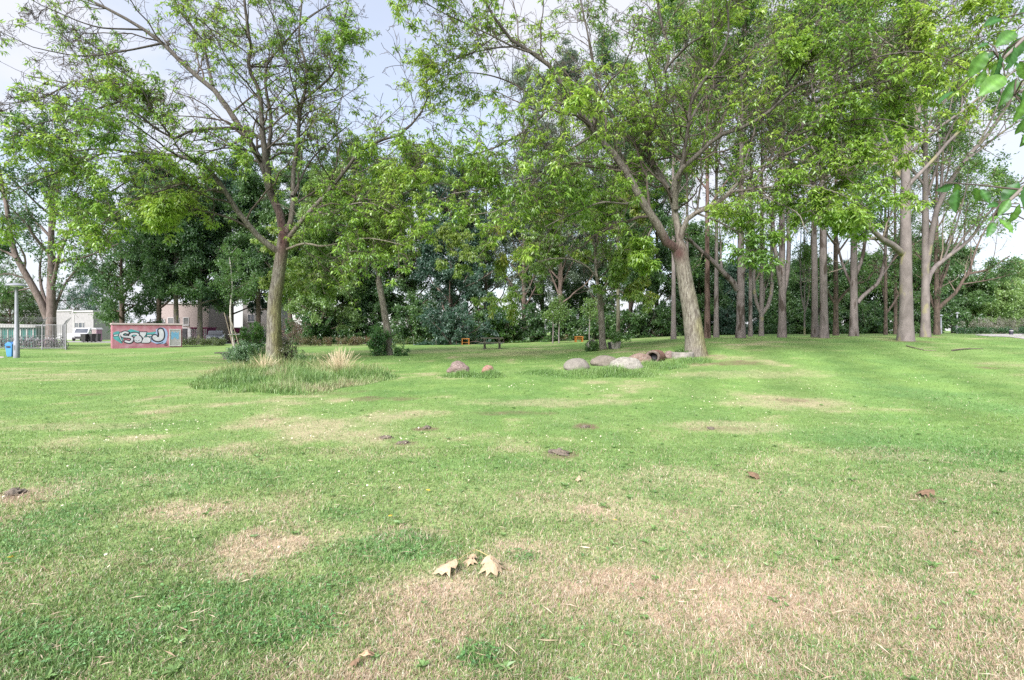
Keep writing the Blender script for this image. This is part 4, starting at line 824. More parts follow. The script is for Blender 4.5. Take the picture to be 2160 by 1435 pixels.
# --- canes leaning together
b = G(489, 24); t = thing('garden_canes', 'three thin leaning canes in the shrub bed', 'canes', b)
for (xa, ya), (xb, yb), dy in (((473, 660), (491, 730), .25), ((483, 668), (494, 730), -.1), ((488, 678), (503, 726), .1)):
    p, q = W(xa, ya, 24 + dy * 2), W(xb, yb, 24 - dy); MB().tube([p, (p + q) / 2 + np.array([.01, 0, 0]), q], .018, 6).build('cane', mat('cane', (.40, .33, .25), (.32, .26, .20), 8, .8) if 'cane' not in bpy.data.materials else bpy.data.materials['cane'], t, world=True)
p = W(481, 706, 24); q = W(506, 705, 24); MB().tube([p, q], .016, 6).build('crossbar', M_WHITE, t, world=True)
b = G(496, 40); t = thing('birch_tree', 'white birch stem rising behind the canes', 'tree', b)
M_BIRCH = mat('birch_bark', (.48, .45, .43), (.30, .28, .265), 5, .8, .3, stretch=(1, 1, 5), c3=(.06, .055, .05), sc3=8, lo3=.6, hi3=.66)
nb = NB(); P_ = resample(np.array([b - [0, 0, .1], W(488, 690, 40), W(486, 650, 40), W(490, 600, 40.2), W(484, 540, 40.4)]), 20); tubes(nb, P_[None], np.linspace(.09, .035, 20)[None], 10, 0)
rb = np.random.default_rng(77); LP, LR = spawn(P_[None], np.linspace(.13, .05, 20)[None], 16, .4, 1, 50, .35, rb, M=8, rf=.4); tubes(nb, LP, LR, 5, 1); nb.build('trunk', [M_BIRCH, M_TWIG], t)
cb = NB(); B2, R2 = spawn(LP, LR, 8, .2, 1, 50, .5, rb, M=5, rf=.5, trop=(0, 0, -.12)); tubes(cb, B2, R2, 3, 0); leafset(cb, B2, 34, rb, [(.06, .15, .035), (.13, .26, .05)], .12, .07, 1, .1, 1, .8, .5, None, .1, 7); cb.build('crown', [M_TWIG, M_LEAF], t, smooth=False)

# --- fallen leaves: lobed plane leaves, curled
M_DRYL = mat('dry_leaf', (.48, .38, .25), (.37, .28, .18), 16, .85, .5, c3=(.26, .17, .10), sc3=45, lo3=.6, hi3=.68); M_YEL = mat('yellow_leaf', (.66, .50, .05), (.55, .38, .04), 40, .6); M_BRNL = mat('brown_leaf', (.22, .145, .09), (.15, .095, .06), 40, .85, .3); M_ORL = mat('tan_leaf', (.62, .41, .26), (.50, .30, .18), 40, .8, .3)
LOBES = [(0, 0), (.06, -.20), (.26, -.40), (.32, -.24), (.60, -.55), (.58, -.30), (.78, -.32), (.76, -.15), (1.0, 0), (.76, .15), (.78, .32), (.58, .30), (.60, .55), (.32, .24), (.26, .40), (.06, .20)]
def leaf_mesh(size, curl, seed, lob=1.0):
    """outline pulled into rings towards the midrib so that the blade can curl"""
    r_ = np.random.default_rng(seed); O = np.array(LOBES) * [1, lob] * (1 + r_.normal(0, .06, (len(LOBES), 2))); c = np.array([.4, 0.0]); rings = [c + (O - c) * k for k in (.25, .5, .75, 1.0)]; n = len(O)
    P = np.concatenate([[c]] + rings); x, y = P[:, 0], P[:, 1]; d = np.hypot(x - .35, y)
    z = curl * (.55 * np.abs(y) ** 1.2 * np.sign(r_.normal() + 1.4) * -1 - .45 * np.maximum(x - .45, 0) ** 1.4) + .05 * np.sin(x * 13 + seed) * d + .04 * np.cos(y * 17 + seed * 2) * d + .03 * (np.abs(y) < .02)
    V = np.stack([x, y, z], -1) * size; f = [(0, 1 + k, 1 + (k + 1) % n) for k in range(n)]
    for j in range(3): f += [(1 + j * n + k, 1 + (j + 1) * n + k, 1 + (j + 1) * n + (k + 1) % n, 1 + j * n + (k + 1) % n) for k in range(n)]
    V[:, 2] -= V[:, 2].min(); return V, f
def put_leaf(mb, V, f, loc, rz, rx=0, ry=0, m=0):
    M = Matrix.Translation(loc) @ Matrix.Rotation(rz, 4, 'Z') @ Matrix.Rotation(ry, 4, 'Y') @ Matrix.Rotation(rx, 4, 'X'); mb.add([M @ Vector(q) for q in V], f, m)
b = hit(996, 1203); t = thing('leaf_sprig', 'sprig of three dry cream plane leaves lying in the foreground grass', 'leaf', b)
for (lx, ly), rz, sz, curl, sd_, rx, ry in (((966, 1206), math.radians(212), .18, .6, 3, .1, -.05), ((1000, 1186), math.radians(248), .115, .7, 5, .2, .1), ((1030, 1198), math.radians(290), .18, .8, 8, -.1, 0)):
    V, f = leaf_mesh(sz, curl, sd_); m = MB(); h = hit(lx, ly); put_leaf(m, V, f, (h[0], h[1], h[2] + .038), rz, rx, ry + .27); m.build('leaf_blade', M_DRYL, t, smooth=True, world=True)
m = MB(); hub = hit(1003, 1176); hub[2] += .05
for lx, ly in ((966, 1206), (1000, 1188), (1030, 1198)):
    h = hit(lx, ly); m.tube([hub, (hub + h) / 2 + np.array([0, 0, .04]), h + np.array([0, 0, .075])], .0025, 5)
m.build('leaf_stem', mat('leaf_stem', (.52, .44, .20), (.44, .36, .16), 20, .7), t, world=True)
def fallen(label, px, py, size, rz, m, seed, curl=.8, lob=1.0, name='fallen_leaf', group=None):
    V, f = leaf_mesh(size, curl, seed, lob); h = hit(px, py); mb = MB(); put_leaf(mb, V - V.mean(0), f, (0, 0, size * .1), 0, .15, .1); o = mb.build(name, m, None, smooth=True); o.location = (h[0], h[1], h[2] + .03); o.rotation_euler = (0, 0, rz); return tag(o, label, 'leaf', group)
fallen('tan curled leaf near the bottom picture edge', 776, 1398, .085, 1.9, M_ORL, 12, 1.0); fallen('smaller russet leaf left of the tan one at the bottom edge', 747, 1412, .055, 3.9, M_BRNL, 13)
fallen('pale beige folded leaf alone behind the cream sprig', 1220, 1018, .10, 4.4, M_DRYL, 15, 1.3, .7); fallen('small yellow leaf lying left of centre', 823, 1097, .05, 1.1, M_YEL, 18, .4, .6); fallen('tiny yellow leaf just beyond the other yellow one', 903, 1042, .05, 0.3, M_YEL, 19, .4, .5)
fallen('small yellow leaf on the dry patch right of the sprig', 1298, 1106, .045, 2.3, M_YEL, 20, .4, .6); fallen('small yellow leaf on the clover at the left edge', 22, 1188, .06, 2.0, M_YEL, 21, .4, .6); fallen('brown crumpled leaf in dry grass at the right', 1588, 1010, .16, .2, M_BRNL, 22, 1.4); fallen('rust brown leaf with a torn edge at the far right', 1952, 1048, .17, 2.9, M_BRNL, 23, 1.2)
fallen('small dark brown leaf near the right edge', 2060, 1172, .08, 5.6, M_BRNL, 24, 1.0, .5)
# --- clods of soil and turf
M_CLOD = mat('dry_clod', (.20, .17, .135), (.12, .10, .08), 22, 1.0, 1.0, c3=(.32, .25, .18), sc3=50, lo3=.58, hi3=.66)
def clod(label, px, py, w_, h_, seed): c = hit(px, py); o = boulder(label, px, c[1], (w_ * .8, w_ * .5, h_ * .75), M_CLOD, seed, seed, 'soil_clod', .3, .45, 'clods of soil on the lawn', 'soil clod', 4, 2.4); return o
clod('large dark clod of dry soil in the middle of the lawn', 1180, 958, .34, .11, 31); clod('flat clod of soil beyond the large dark one, nearly in line', 1235, 902, .24, .07, 32); clod('dark clod left of centre, the farthest of the left three', 900, 904, .26, .07, 33)
clod('dark clod with daisies around it, left of centre', 814, 924, .30, .06, 34); clod('narrow clod between the daisy clod and the sprig', 850, 936, .24, .06, 35); clod('low clod on the right half beyond the brown leaf', 1500, 905, .22, .05, 36); clod('crumbly clod near the left edge of the lawn', 30, 1042, .30, .07, 37)
# --- fallen sticks, bollard
def stick(label, pts, r, m):
    P_ = [hit(*p) for p in pts]; b = P_[0]; mb = MB(); mb.tube([np.array(p) + np.array([0, 0, .03 + .02 * (k % 2)]) for k, p in enumerate(P_)], [r * (1 - .6 * k / (len(P_) - 1)) for k in range(len(P_))], 6)
    q = (np.array(P_[1]) + np.array(P_[2])) / 2; mb.tube([q + [0, 0, .03], q + [.35, .25, .09]], [r * .5, r * .2], 5); return tag(mb.build('fallen_branch', m, None), label, 'branch', 'fallen branches on the right lawn')
stick('pale fallen branch lying left of the other under the big grey trunk', [(1912, 731), (1932, 737), (1950, 740.5), (1975, 742)], .03, M_TWIGL); stick('dark fallen branch lying farther right on the lawn', [(2008, 741), (2030, 739), (2050, 737.5), (2074, 738)], .035, M_TWIG)
b = G(2133, 41); t = thing('bollard', 'short black bollard on the paving at the right edge', 'bollard', b)
MB().lathe([(.13, -.05), (.13, .38), (.12, .42), (.06, .45), (0, .455)], n=18).build('post', M_BLACK, t, smooth=True); MB().lathe([(.134, .30), (.134, .35)], n=18).build('band', M_WHITE, t)
# ------------------------------------------------------------------ the two near honey locusts and the smaller ones
HERO = [(.12, .25, .04), (.20, .36, .05), (.29, .46, .065), (.38, .52, .10)]
BARK_L = mat('furrowed_bark', (.225, .21, .175), (.095, .082, .068), 5, .95, 1.0, stretch=(4, 4, .7), attr=True, lo=.36, hi=.64, c3=(.36, .36, .32), sc3=9, lo3=.6, hi3=.7)
traced_tree('locust_tree', 'leaning locust tree with greenish trunk and open feathery crown on the left lawn', 'tree', 577, 22,
  [(577, 768, .335), (578, 700, .295), (579, 640, .275), (586, 590, .26), (592, 550, .25), (597, 515, .25), (599, 490, .22)],
  [([(594, 535), (570, 520), (545, 500), (527, 478), (503, 450), (473, 400), (445, 362), (410, 342), (370, 330), (300, 328), (220, 322), (140, 330)], .15, .02, 0, -3.0),
   ([(473, 400), (433, 403), (393, 427), (353, 443), (330, 470)], .06, .02, -1, -2.5),
   ([(599, 500), (590, 450), (568, 401), (555, 348), (522, 294), (495, 254), (458, 197), (401, 150), (348, 97), (301, 63), (247, 33), (190, 5), (150, -20)], .19, .045, 0, 2.0),
   ([(448, 181), (438, 134), (425, 80), (395, 40), (366, -10)], .07, .03, 1.3, 2.5),
   ([(560, 370), (552, 291), (522, 274), (482, 271), (421, 274), (390, 283), (368, 294), (334, 274), (301, 247), (254, 214), (200, 187), (127, 171), (60, 160)], .085, .02, 0, -2.0),
   ([(368, 294), (345, 268), (321, 227), (301, 187), (268, 160), (225, 130)], .055, .015, -1.0, -3),
   ([(570, 400), (562, 334), (555, 294), (552, 254), (548, 200), (535, 167), (522, 140), (532, 110), (525, 67), (515, -10)], .13, .05, 0, -1.0),
   ([(565, 330), (572, 254), (562, 200), (558, 160), (565, 127), (602, 84), (635, 43), (690, 5)], .09, .025, 0, 1.5),
   ([(601, 500), (615, 461), (618, 418), (618, 368), (629, 294), (632, 234), (642, 207), (645, 140), (629, 87), (635, -10)], .125, .035, 0, .8),
   ([(640, 212), (672, 185), (702, 155), (716, 120), (718, 70), (730, 10)], .065, .02, .5, -1.5),
   ([(616, 414), (655, 341), (702, 294), (745, 255)], .06, .02, 0, 2.5),
   ([(600, 515), (629, 475), (655, 445), (695, 401), (733, 354), (757, 321), (800, 298), (847, 281), (887, 241), (907, 204), (904, 160)], .11, .025, 0, -2.5),
   ([(740, 345), (790, 338), (835, 336), (862, 346)], .04, .012, -1.0, -2.5), ([(660, 443), (700, 452), (740, 432), (785, 430), (820, 445), (848, 466)], .05, .012, -.4, -2),
   ([(600, 528), (640, 515), (680, 521), (720, 514), (775, 505), (830, 515), (852, 520)], .06, .012, 0, -2.5),
   ([(555, 334), (522, 318), (468, 314), (420, 330), (380, 360)], .05, .015, 0, -2.5), ([(430, 372), (380, 390), (300, 420), (230, 470), (190, 520)], .05, .015, -1.5, -3.5), ([(350, 330), (280, 380), (220, 420), (170, 480)], .045, .012, -2, -1),
   ([(254, 214), (180, 240), (100, 262), (10, 300)], .04, .012, -1.6, -4), ([(340, 92), (260, 108), (170, 118), (80, 100), (-10, 60)], .05, .012, 1.0, -2), ([(301, 63), (200, 55), (100, 15), (30, -25)], .045, .012, 1.4, -1), ([(220, 322), (120, 365), (40, 400), (-20, 440)], .04, .012, -2.2, -4), ([(150, 175), (80, 210), (0, 225)], .035, .012, -1.8, -3)],
  HERO, 101, n2=16, n3=8, n4=4, extra=14, thin=(.32, 1.0), airy=(6.5, 10.5, .34), spur=(7, .58), kl=(1, 1), leaf=(.225, .058), lens=(.5, .47, .45), stain=[(596, 500, 16, 55), (585, 420, 16, 40)], moss=(1.0, 1.2, 7.0), bark=BARK_L)
traced_tree('locust_tree', 'big locust tree bending left above the boulders and concrete ring', 'tree', 1468, 21,
  [(1469, 752, .41), (1464, 700, .365), (1456, 650, .34), (1447, 600, .31), (1440, 560, .295), (1434, 530, .31), (1428, 512, .27)],
  [([(1438, 532), (1412, 515), (1400, 505), (1389, 478), (1370, 450), (1352, 421), (1335, 388), (1319, 361), (1285, 311), (1255, 284), (1222, 234), (1195, 194), (1168, 150), (1138, 117), (1101, 97), (1075, 77), (1040, 30), (1020, -10)], .20, .045, 0, -2.5),
   ([(1215, 225), (1182, 217), (1148, 241), (1101, 281), (1040, 315), (970, 335), (900, 330)], .06, .015, -1.2, -2.5), ([(1200, 205), (1165, 212), (1135, 211), (1101, 187), (1060, 165), (1000, 150), (930, 155)], .05, .015, -1.5, 0),
   ([(1319, 361), (1285, 350), (1245, 342), (1200, 350), (1130, 375), (1050, 395), (960, 410)], .06, .015, -.5, -3), ([(1352, 421), (1320, 430), (1270, 425), (1210, 445), (1150, 470)], .06, .015, -.3, -3),
   ([(1434, 520), (1428, 470), (1420, 430), (1408, 395), (1385, 355), (1365, 325), (1372, 268), (1386, 227), (1392, 194), (1406, 144), (1416, 117), (1399, 67), (1389, 0)], .14, .05, 0, 1.0),
   ([(1410, 400), (1370, 345), (1335, 301), (1295, 254), (1268, 200), (1248, 134), (1235, 60), (1218, -10)], .10, .03, 0, 3),
   ([(1408, 140), (1453, 95), (1488, 74), (1523, 39), (1541, 21), (1590, -5)], .06, .02, .6, -1),
   ([(1425, 420), (1440, 340), (1450, 280), (1460, 215), (1484, 169), (1520, 116), (1541, 60), (1537, -5)], .10, .03, 0, -2), ([(1452, 268), (1470, 229), (1498, 190), (1541, 158), (1569, 123), (1597, 88), (1630, 60)], .07, .02, -.5, 2),
   ([(1425, 440), (1424, 400), (1428, 366), (1467, 331), (1513, 289), (1555, 274), (1611, 243), (1639, 218), (1667, 194), (1692, 172), (1738, 172), (1770, 160), (1830, 145)], .12, .025, 0, -3),
   ([(1692, 172), (1690, 140), (1697, 100)], .045, .015, -1.6, -2), ([(1720, 215), (1770, 200), (1805, 186), (1868, 172), (1928, 155), (1980, 130), (2068, 81)], .06, .015, -2.2, -5),
   ([(1436, 505), (1445, 472), (1460, 454), (1513, 426), (1541, 405), (1569, 373), (1597, 352), (1632, 338), (1660, 292), (1690, 255)], .12, .025, 0, -1.5),
   ([(1380, 470), (1367, 500), (1352, 530), (1352, 568)], .045, .012, -.1, -1.0), ([(1640, 335), (1700, 340), (1760, 350), (1830, 345)], .05, .012, -1, -3.5), ([(1560, 385), (1620, 420), (1680, 450), (1700, 490)], .05, .012, -.6, -3.5),
   ([(1620, 240), (1700, 120), (1760, 60), (1830, 20)], .06, .015, -1.0, -3.5), ([(1830, 150), (1900, 100), (1960, 60), (2040, 20)], .04, .012, -3, -5), ([(1255, 284), (1180, 330), (1110, 400), (1050, 440), (985, 450)], .05, .012, -1.5, -3.5),
   ([(1138, 117), (1080, 98), (1000, 60), (920, 25), (865, -10)], .045, .012, -1.9, -3), ([(1101, 97), (1030, 105), (960, 130), (900, 185)], .04, .012, -2.0, -1), ([(1541, 405), (1600, 398), (1680, 390), (1760, 405), (1830, 440)], .055, .012, -.8, -4.5), ([(1632, 338), (1720, 300), (1800, 290), (1890, 325)], .05, .012, -1.2, -4), ([(1470, 450), (1520, 470), (1580, 500), (1625, 535)], .045, .012, -.3, -2.5), ([(1660, 292), (1760, 260), (1850, 250), (1940, 275)], .045, .012, -1.3, -5), ([(1680, 390), (1740, 430), (1780, 480)], .035, .012, -2.4, -3.5), ([(1490, 165), (1580, 150), (1680, 60), (1740, 10)], .05, .012, -1, 2), ([(1760, 160), (1850, 120), (1960, 110), (2050, 150)], .04, .012, -3, -6)],
  HERO, 102, n2=15, n3=8, n4=4, extra=16, thin=(.34, .9), airy=(5.5, 11.0, .5), spur=(7, .74), kl=(1, 1), leaf=(.23, .06), lens=(.5, .47, .45), stain=[(1432, 535, 18, 18), (1405, 505, 30, 20)], moss=(.8, .6, 4.2), bark=BARK_L)
traced_tree('locust_tree', 'slender leaning locust with a leafy bush at its foot in the middle distance', 'tree', 819, 30,
  [(820, 748, .26), (817, 700, .21), (811, 660, .19), (804, 620, .18), (798, 590, .165)],
  [([(800, 598), (795, 560), (790, 530), (788, 500), (780, 455), (775, 410), (765, 370), (760, 340)], .11, .03, 0, 1), ([(799, 590), (806, 560), (808, 530), (815, 480), (825, 430), (830, 390)], .08, .025, 0, -1),
   ([(797, 575), (775, 545), (750, 530), (710, 545), (680, 580), (660, 620)], .06, .015, 0, -1.5), ([(790, 520), (740, 480), (700, 480), (660, 520), (640, 570)], .05, .015, 0, 2), ([(800, 560), (840, 520), (890, 500), (940, 515), (970, 550)], .05, .012, 0, -1), ([(780, 450), (840, 415), (900, 390), (960, 395), (1010, 430)], .05, .015, 0, 1.5), ([(778, 440), (740, 400), (700, 390), (660, 410)], .05, .015, .3, -1.5)],
  [(.14, .26, .055), (.21, .35, .07), (.29, .43, .085), (.36, .45, .12)], 103, n2=14, n3=7, n4=3, extra=10, xlen=4, thin=(.28, .4), kl=(2, 2), spur=(7, .7), leaf=(.25, .068), droop=.6, bark=BARK_L)
traced_tree('locust_tree', 'slim locust with drooping pale leaves between the two planters', 'tree', 1272, 28,
  [(1273, 740, .20), (1270, 700, .17), (1268, 660, .165), (1265, 620, .15)],
  [([(1265, 630), (1258, 580), (1255, 530), (1250, 480), (1240, 420), (1238, 360)], .10, .03, 0, 1), ([(1266, 625), (1285, 590), (1305, 560), (1330, 530), (1350, 500)], .07, .015, 0, -1.5), ([(1262, 590), (1235, 560), (1190, 545), (1130, 555), (1080, 590), (1050, 640)], .05, .012, 0, -1.5),
   ([(1255, 520), (1220, 480), (1170, 450), (1110, 450), (1050, 490), (1010, 540)], .05, .012, 0, 1.5), ([(1266, 620), (1290, 610), (1330, 610), (1370, 630)], .05, .012, 0, -1.5), ([(1250, 470), (1290, 440), (1330, 430), (1370, 450)], .05, .012, 0, 1.5)],
  [(.15, .28, .06), (.22, .37, .075), (.31, .45, .09), (.46, .48, .09)], 104, n2=13, n3=7, n4=3, extra=10, xlen=4, thin=(.28, .4), kl=(2, 2), spur=(7, .7), leaf=(.25, .068), droop=.6, bark=BARK_L)

# ------------------------------------------------------------------ the grove of tall grey trunks on the right
GREEN = [(.075, .17, .05), (.115, .24, .055), (.17, .32, .065), (.235, .38, .095)]; MIDG = [(.055, .135, .045), (.085, .19, .055), (.13, .25, .07)]; DARKG = [(.048, .112, .042), (.072, .16, .05), (.105, .215, .06), (.15, .27, .078)]
BLUEG = [(.05, .115, .075), (.075, .155, .10), (.115, .205, .135)]; SILV = [(.11, .165, .10), (.17, .225, .155), (.25, .30, .23)]; PALE = [(.15, .26, .08), (.21, .34, .10), (.28, .42, .14)]
BARK_G = mat('grove_bark', (.175, .152, .145), (.115, .10, .095), 3, .9, .7, stretch=(3.2, 3.2, .9), attr=True, c3=(.055, .043, .035), sc3=1.0, lo3=.54, hi3=.60)
BARK_P = mat('smooth_grey_bark', (.20, .175, .168), (.135, .118, .112), 2.5, .9, .5, stretch=(1.5, 1.5, .8), attr=True, c3=(.22, .205, .12), sc3=1.2, lo3=.58, hi3=.66); BARK_D = mat('dark_bark', (.16, .12, .10), (.07, .055, .045), 5, .95, .8, stretch=(2, 2, .6), attr=True)
gk = dict(bark=BARK_G, ang=36, lim=(.55, .75), shoot=2, k=15, leaf=(.20, .095), n2=6, n3=5, twig=M_TWIGL, thin=(.43, .45), droop=.2, lens2=.42, wander=.05, group='tall grey trunks of the grove')
def grove(label, px, Y, ytop, hw, tr, seed, **k):
    q = dict(gk); q.update(k); return grown_tree('grove_tree', label, 'tree', px, Y, ytop, hw, tr * .64, q.pop('pal', GREEN), seed, **q)
grove('thickest smooth grey trunk of the grove with pale pruning scars', 1911, 26, -60, 190, .50, 201, t0=.42, nl=13, bark=BARK_P, lean=(-.004, 0), limbs=[([(1903, 535), (1880, 515), (1860, 505), (1830, 475), (1797, 461), (1775, 440)], .17, .06, 0, -2), ([(1912, 330), (1935, 250), (1960, 150), (1990, 60)], .13, .05, 0, 2), ([(1908, 380), (1880, 320), (1850, 240)], .10, .04, 0, 2)])
grove('smooth grey trunk just right of the thickest one, forking low', 1952, 30, -40, 190, .36, 202, t0=.38, nl=12, bark=BARK_P, limbs=[([(1955, 600), (1968, 568), (2004, 538), (2046, 505), (2082, 455), (2110, 420)], .15, .05, 0, 2), ([(1953, 570), (1968, 480), (1984, 422), (2030, 345), (2086, 281), (2135, 208), (2190, 130)], .17, .06, 0, -1), ([(1984, 422), (1988, 350), (1992, 290), (2010, 200)], .09, .03, 0, 1), ([(2030, 345), (2100, 290), (2170, 240)], .08, .03, -1, 1), ([(2004, 538), (2060, 470), (2130, 420), (2190, 400)], .07, .03, 1, 0)])
grove('dark trunk dividing into many crooked limbs near the path', 1976, 44, 250, 120, .36, 203, t0=.2, nl=12, bark=BARK_D, pal=MIDG, shoot=2, limbs=[([(1978, 655), (1990, 640), (2015, 619), (2041, 580), (2080, 570), (2130, 540)], .17, .05, 0, -2), ([(1976, 660), (1960, 620), (1950, 570)], .15, .05, 0, 1), ([(1977, 650), (1985, 600), (2000, 560), (2010, 500)], .14, .05, 0, 0), ([(2041, 580), (2070, 500), (2110, 440)], .10, .03, -1, 1), ([(2030, 600), (2090, 590), (2150, 575)], .07, .02, -1, -2)])
grove('narrow dark trunk left of the thickest grey one', 1868, 45, 60, 90, .22, 204, t0=.2, nl=14, bark=BARK_D, limbs=[([(1870, 660), (1885, 640), (1905, 600), (1925, 540)], .10, .04, 0, 2), ([(1868, 650), (1862, 610), (1855, 560)], .10, .04, 0, 2)])
grove('slender dark trunk almost touching the thickest grey one', 1889, 47, 80, 80, .24, 205, t0=.3, nl=12, bark=BARK_D)
grove('straight grey trunk with a strong limb curving up to the right', 1801, 33, -40, 150, .36, 206, t0=.3, nl=14, limbs=[([(1808, 640), (1825, 620), (1850, 600), (1862, 570), (1868, 520), (1875, 440)], .13, .05, 0, 1), ([(1800, 610), (1782, 570), (1770, 530), (1762, 470)], .10, .04, 0, 1), ([(1803, 585), (1820, 540), (1826, 480), (1830, 400)], .12, .05, 0, 0)])
grove('knobbly trunk half hidden between two straighter ones', 1763, 41, 0, 110, .30, 207, t0=.22, nl=14, bark=BARK_D, limbs=[([(1766, 640), (1785, 615), (1805, 600), (1830, 590), (1850, 560)], .11, .04, 0, -1), ([(1760, 640), (1745, 610), (1740, 560)], .10, .04, 0, 0)])
grove('straight tall trunk blotched black down its left side', 1738, 29, -80, 160, .35, 208, t0=.45, nl=14, shoot=2, lean=(-.012, 0))
grove('dark stained trunk directly left of the black blotched one', 1719, 31, -60, 140, .30, 209, t0=.4, nl=14, lean=(-.01, 0))
grove('thin double stem between the dark stained trunk and the short broad one', 1697, 46, 80, 80, .11, 210, t0=.12, nl=12, bark=BARK_P, limbs=[([(1698, 660), (1690, 620), (1688, 560), (1690, 480)], .07, .03, 0, 0), ([(1698, 660), (1706, 620), (1708, 560), (1712, 480)], .07, .03, 0, 0)])
grove('broad grey trunk with black spots and a wide foot', 1650, 32, -40, 150, .36, 211, t0=.35, nl=14, shoot=2, limbs=[([(1652, 620), (1660, 580), (1664, 520), (1662, 440), (1668, 340)], .16, .06, 0, 1), ([(1648, 610), (1640, 560), (1632, 500), (1630, 400)], .15, .06, 0, -1)])
grove('low grey trunk forking into two curved arms like a lyre', 1606, 40, 60, 100, .27, 212, t0=.4, nl=9, bark=BARK_P, limbs=[([(1606, 665), (1618, 650), (1627, 620), (1629, 570), (1627, 500), (1630, 400)], .16, .06, 0, 0), ([(1605, 662), (1596, 640), (1590, 600), (1592, 540), (1588, 460), (1580, 380)], .14, .05, 0, 0), ([(1606, 655), (1612, 620), (1608, 570), (1612, 500)], .09, .04, 0, 1)])
grove('slim trunk close behind the one with the long arching limb', 1583, 38, 0, 110, .22, 213, t0=.4, nl=12)
grove('dark mossy trunk sending a long limb arching up to the left', 1562, 32, -20, 150, .40, 214, t0=.42, nl=13, limbs=[([(1555, 612), (1548, 598), (1530, 580), (1508, 556), (1480, 530), (1450, 500), (1430, 470)], .19, .07, 0, -1), ([(1562, 590), (1575, 540), (1580, 460), (1590, 380)], .14, .05, 0, 1)])
grove('reddish brown trunk just right of the bending locust', 1492, 33, 0, 120, .29, 215, t0=.4, nl=13, bark=BARK_G, tint=(.9, .7, .62)); grove('grey trunk tight beside the reddish brown one', 1511, 38, 20, 110, .27, 216, t0=.4, nl=13)
grove('grey trunk tapering upward left of the bending locust', 1421, 38, 10, 120, .28, 217, t0=.42, nl=12, bark=BARK_P); grove('trunk mostly covered by the bending locust', 1449, 41, 0, 110, .26, 218, t0=.4, nl=11, bark=BARK_P)
grove('mossy greenish trunk behind the upright planter', 1304, 41, 120, 120, .25, 219, t0=.35, nl=14, tint=(.75, .85, .6), pal=MIDG)

# ------------------------------------------------------------------ trees behind the meadow
def back(label, px, Y, ytop, hw, pal, seed, name='broadleaf_tree', tr=None, **k):
    q = dict(t0=.14, nl=28, n2=9, n3=5, k=44, leaf=(.27, .14), ang=66, bark=BARK_D, lim=(.72, .62), droop=.45, group='trees behind the meadow', wander=.1); q.update(k)
    return grown_tree(name, label, 'tree', px, Y, ytop, hw, tr or .28, pal, seed, **q)
back('dark spreading tree with drooping tiers close behind the kiosk', 258, 56, 420, 72, DARKG, 301, t0=.10, ang=80, droop=.7, k=17); back('tall dark tree whose leaves hang over the kiosk roof', 335, 57, 360, 80, DARKG, 302, t0=.20, droop=.8)
back('mid green tree with a bare lower trunk before the brick house', 372, 54, 400, 62, MIDG, 303, t0=.30, bark=BARK_P); back('dark tree in front of the striped shed', 422, 56, 390, 72, DARKG, 304, t0=.26, droop=.7, bark=BARK_P)
back('bluish dark tree left of the leaning locust trunk', 486, 60, 360, 74, BLUEG, 305, t0=.16); back('dark tree rising right behind the leaning locust trunk', 545, 59, 350, 76, DARKG, 306, t0=.18); back('forked dark tree in front of the half hidden brick house', 612, 58, 370, 72, DARKG, 307, t0=.22)
back('pale green bushy tree left of the slender leaning locust', 678, 55, 400, 66, PALE, 308, t0=.06, nl=28); back('dark tree behind the slender leaning locust', 735, 62, 340, 80, DARKG, 309, t0=.08, nl=28); back('mid green tree right of the slender leaning locust', 800, 60, 350, 70, MIDG, 310, t0=.06, nl=28)
back('dark green tree left of the tall bluish tree', 868, 61, 350, 72, DARKG, 311, t0=.07, nl=28); back('tall bluish dark tree at the centre of the back row', 950, 57, 352, 74, BLUEG, 312, t0=.12, nl=28); back('dark tree deep behind the goal frame', 985, 74, 440, 70, DARKG, 350, t0=.04, nl=28); back('dark tree deep behind the twin saplings', 1145, 76, 430, 75, DARKG, 351, t0=.04, nl=28); back('dark tree deep behind the orange trestle', 1225, 74, 420, 70, DARKG, 352, t0=.04, nl=28)
back('dark open tree with sky showing through behind the picnic table', 1025, 62, 370, 70, DARKG, 313, t0=.2, nl=20, thin=(.36, .2))
back('tall silvery poplar behind the bush of the far meadow edge', 1105, 60, 170, 74, SILV, 314, 'poplar_tree', t0=.12, nl=32, ang=40, thin=(.42, .35), leaf=(.20, .13)); back('tallest silvery poplar left of the bending locust', 1182, 57, 130, 78, SILV, 315, 'poplar_tree', t0=.12, nl=34, ang=40, thin=(.42, .35), leaf=(.20, .13))
back('silvery poplar mixed with darker leaves behind the planters', 1262, 60, 150, 78, SILV, 316, 'poplar_tree', t0=.1, nl=32, ang=42, thin=(.42, .35), leaf=(.20, .13)); back('dark tree behind the planters', 1330, 58, 330, 80, DARKG, 317, t0=.08, nl=26); back('tall mid green tree behind the left end of the grove', 1385, 62, 240, 85, MIDG, 318, t0=.1, nl=28)
for a in [('dark low tree behind the reddish brown trunk', 1478, 62, 520, 66, DARKG, 319), ('bluish low tree behind the arching limb', 1550, 66, 575, 48, BLUEG, 320), ('green low tree seen through the lyre shaped fork', 1622, 72, 590, 50, MIDG, 321), ('dark low tree behind the black blotched trunk', 1690, 66, 590, 48, DARKG, 322), ('dark round low tree between the straight trunks', 1770, 68, 590, 56, DARKG, 323),
          ('dark low tree left of the thickest grey trunk', 1845, 66, 575, 56, DARKG, 324), ('dark tree behind the thickest grey trunk', 1925, 64, 530, 60, DARKG, 325), ('dark green tree sloping down towards the low hedge', 2010, 66, 545, 62, DARKG, 326)]:
    back(*a, t0=.03, nl=30, n2=8, ang=66, tr=.2, group='low trees behind the grove')
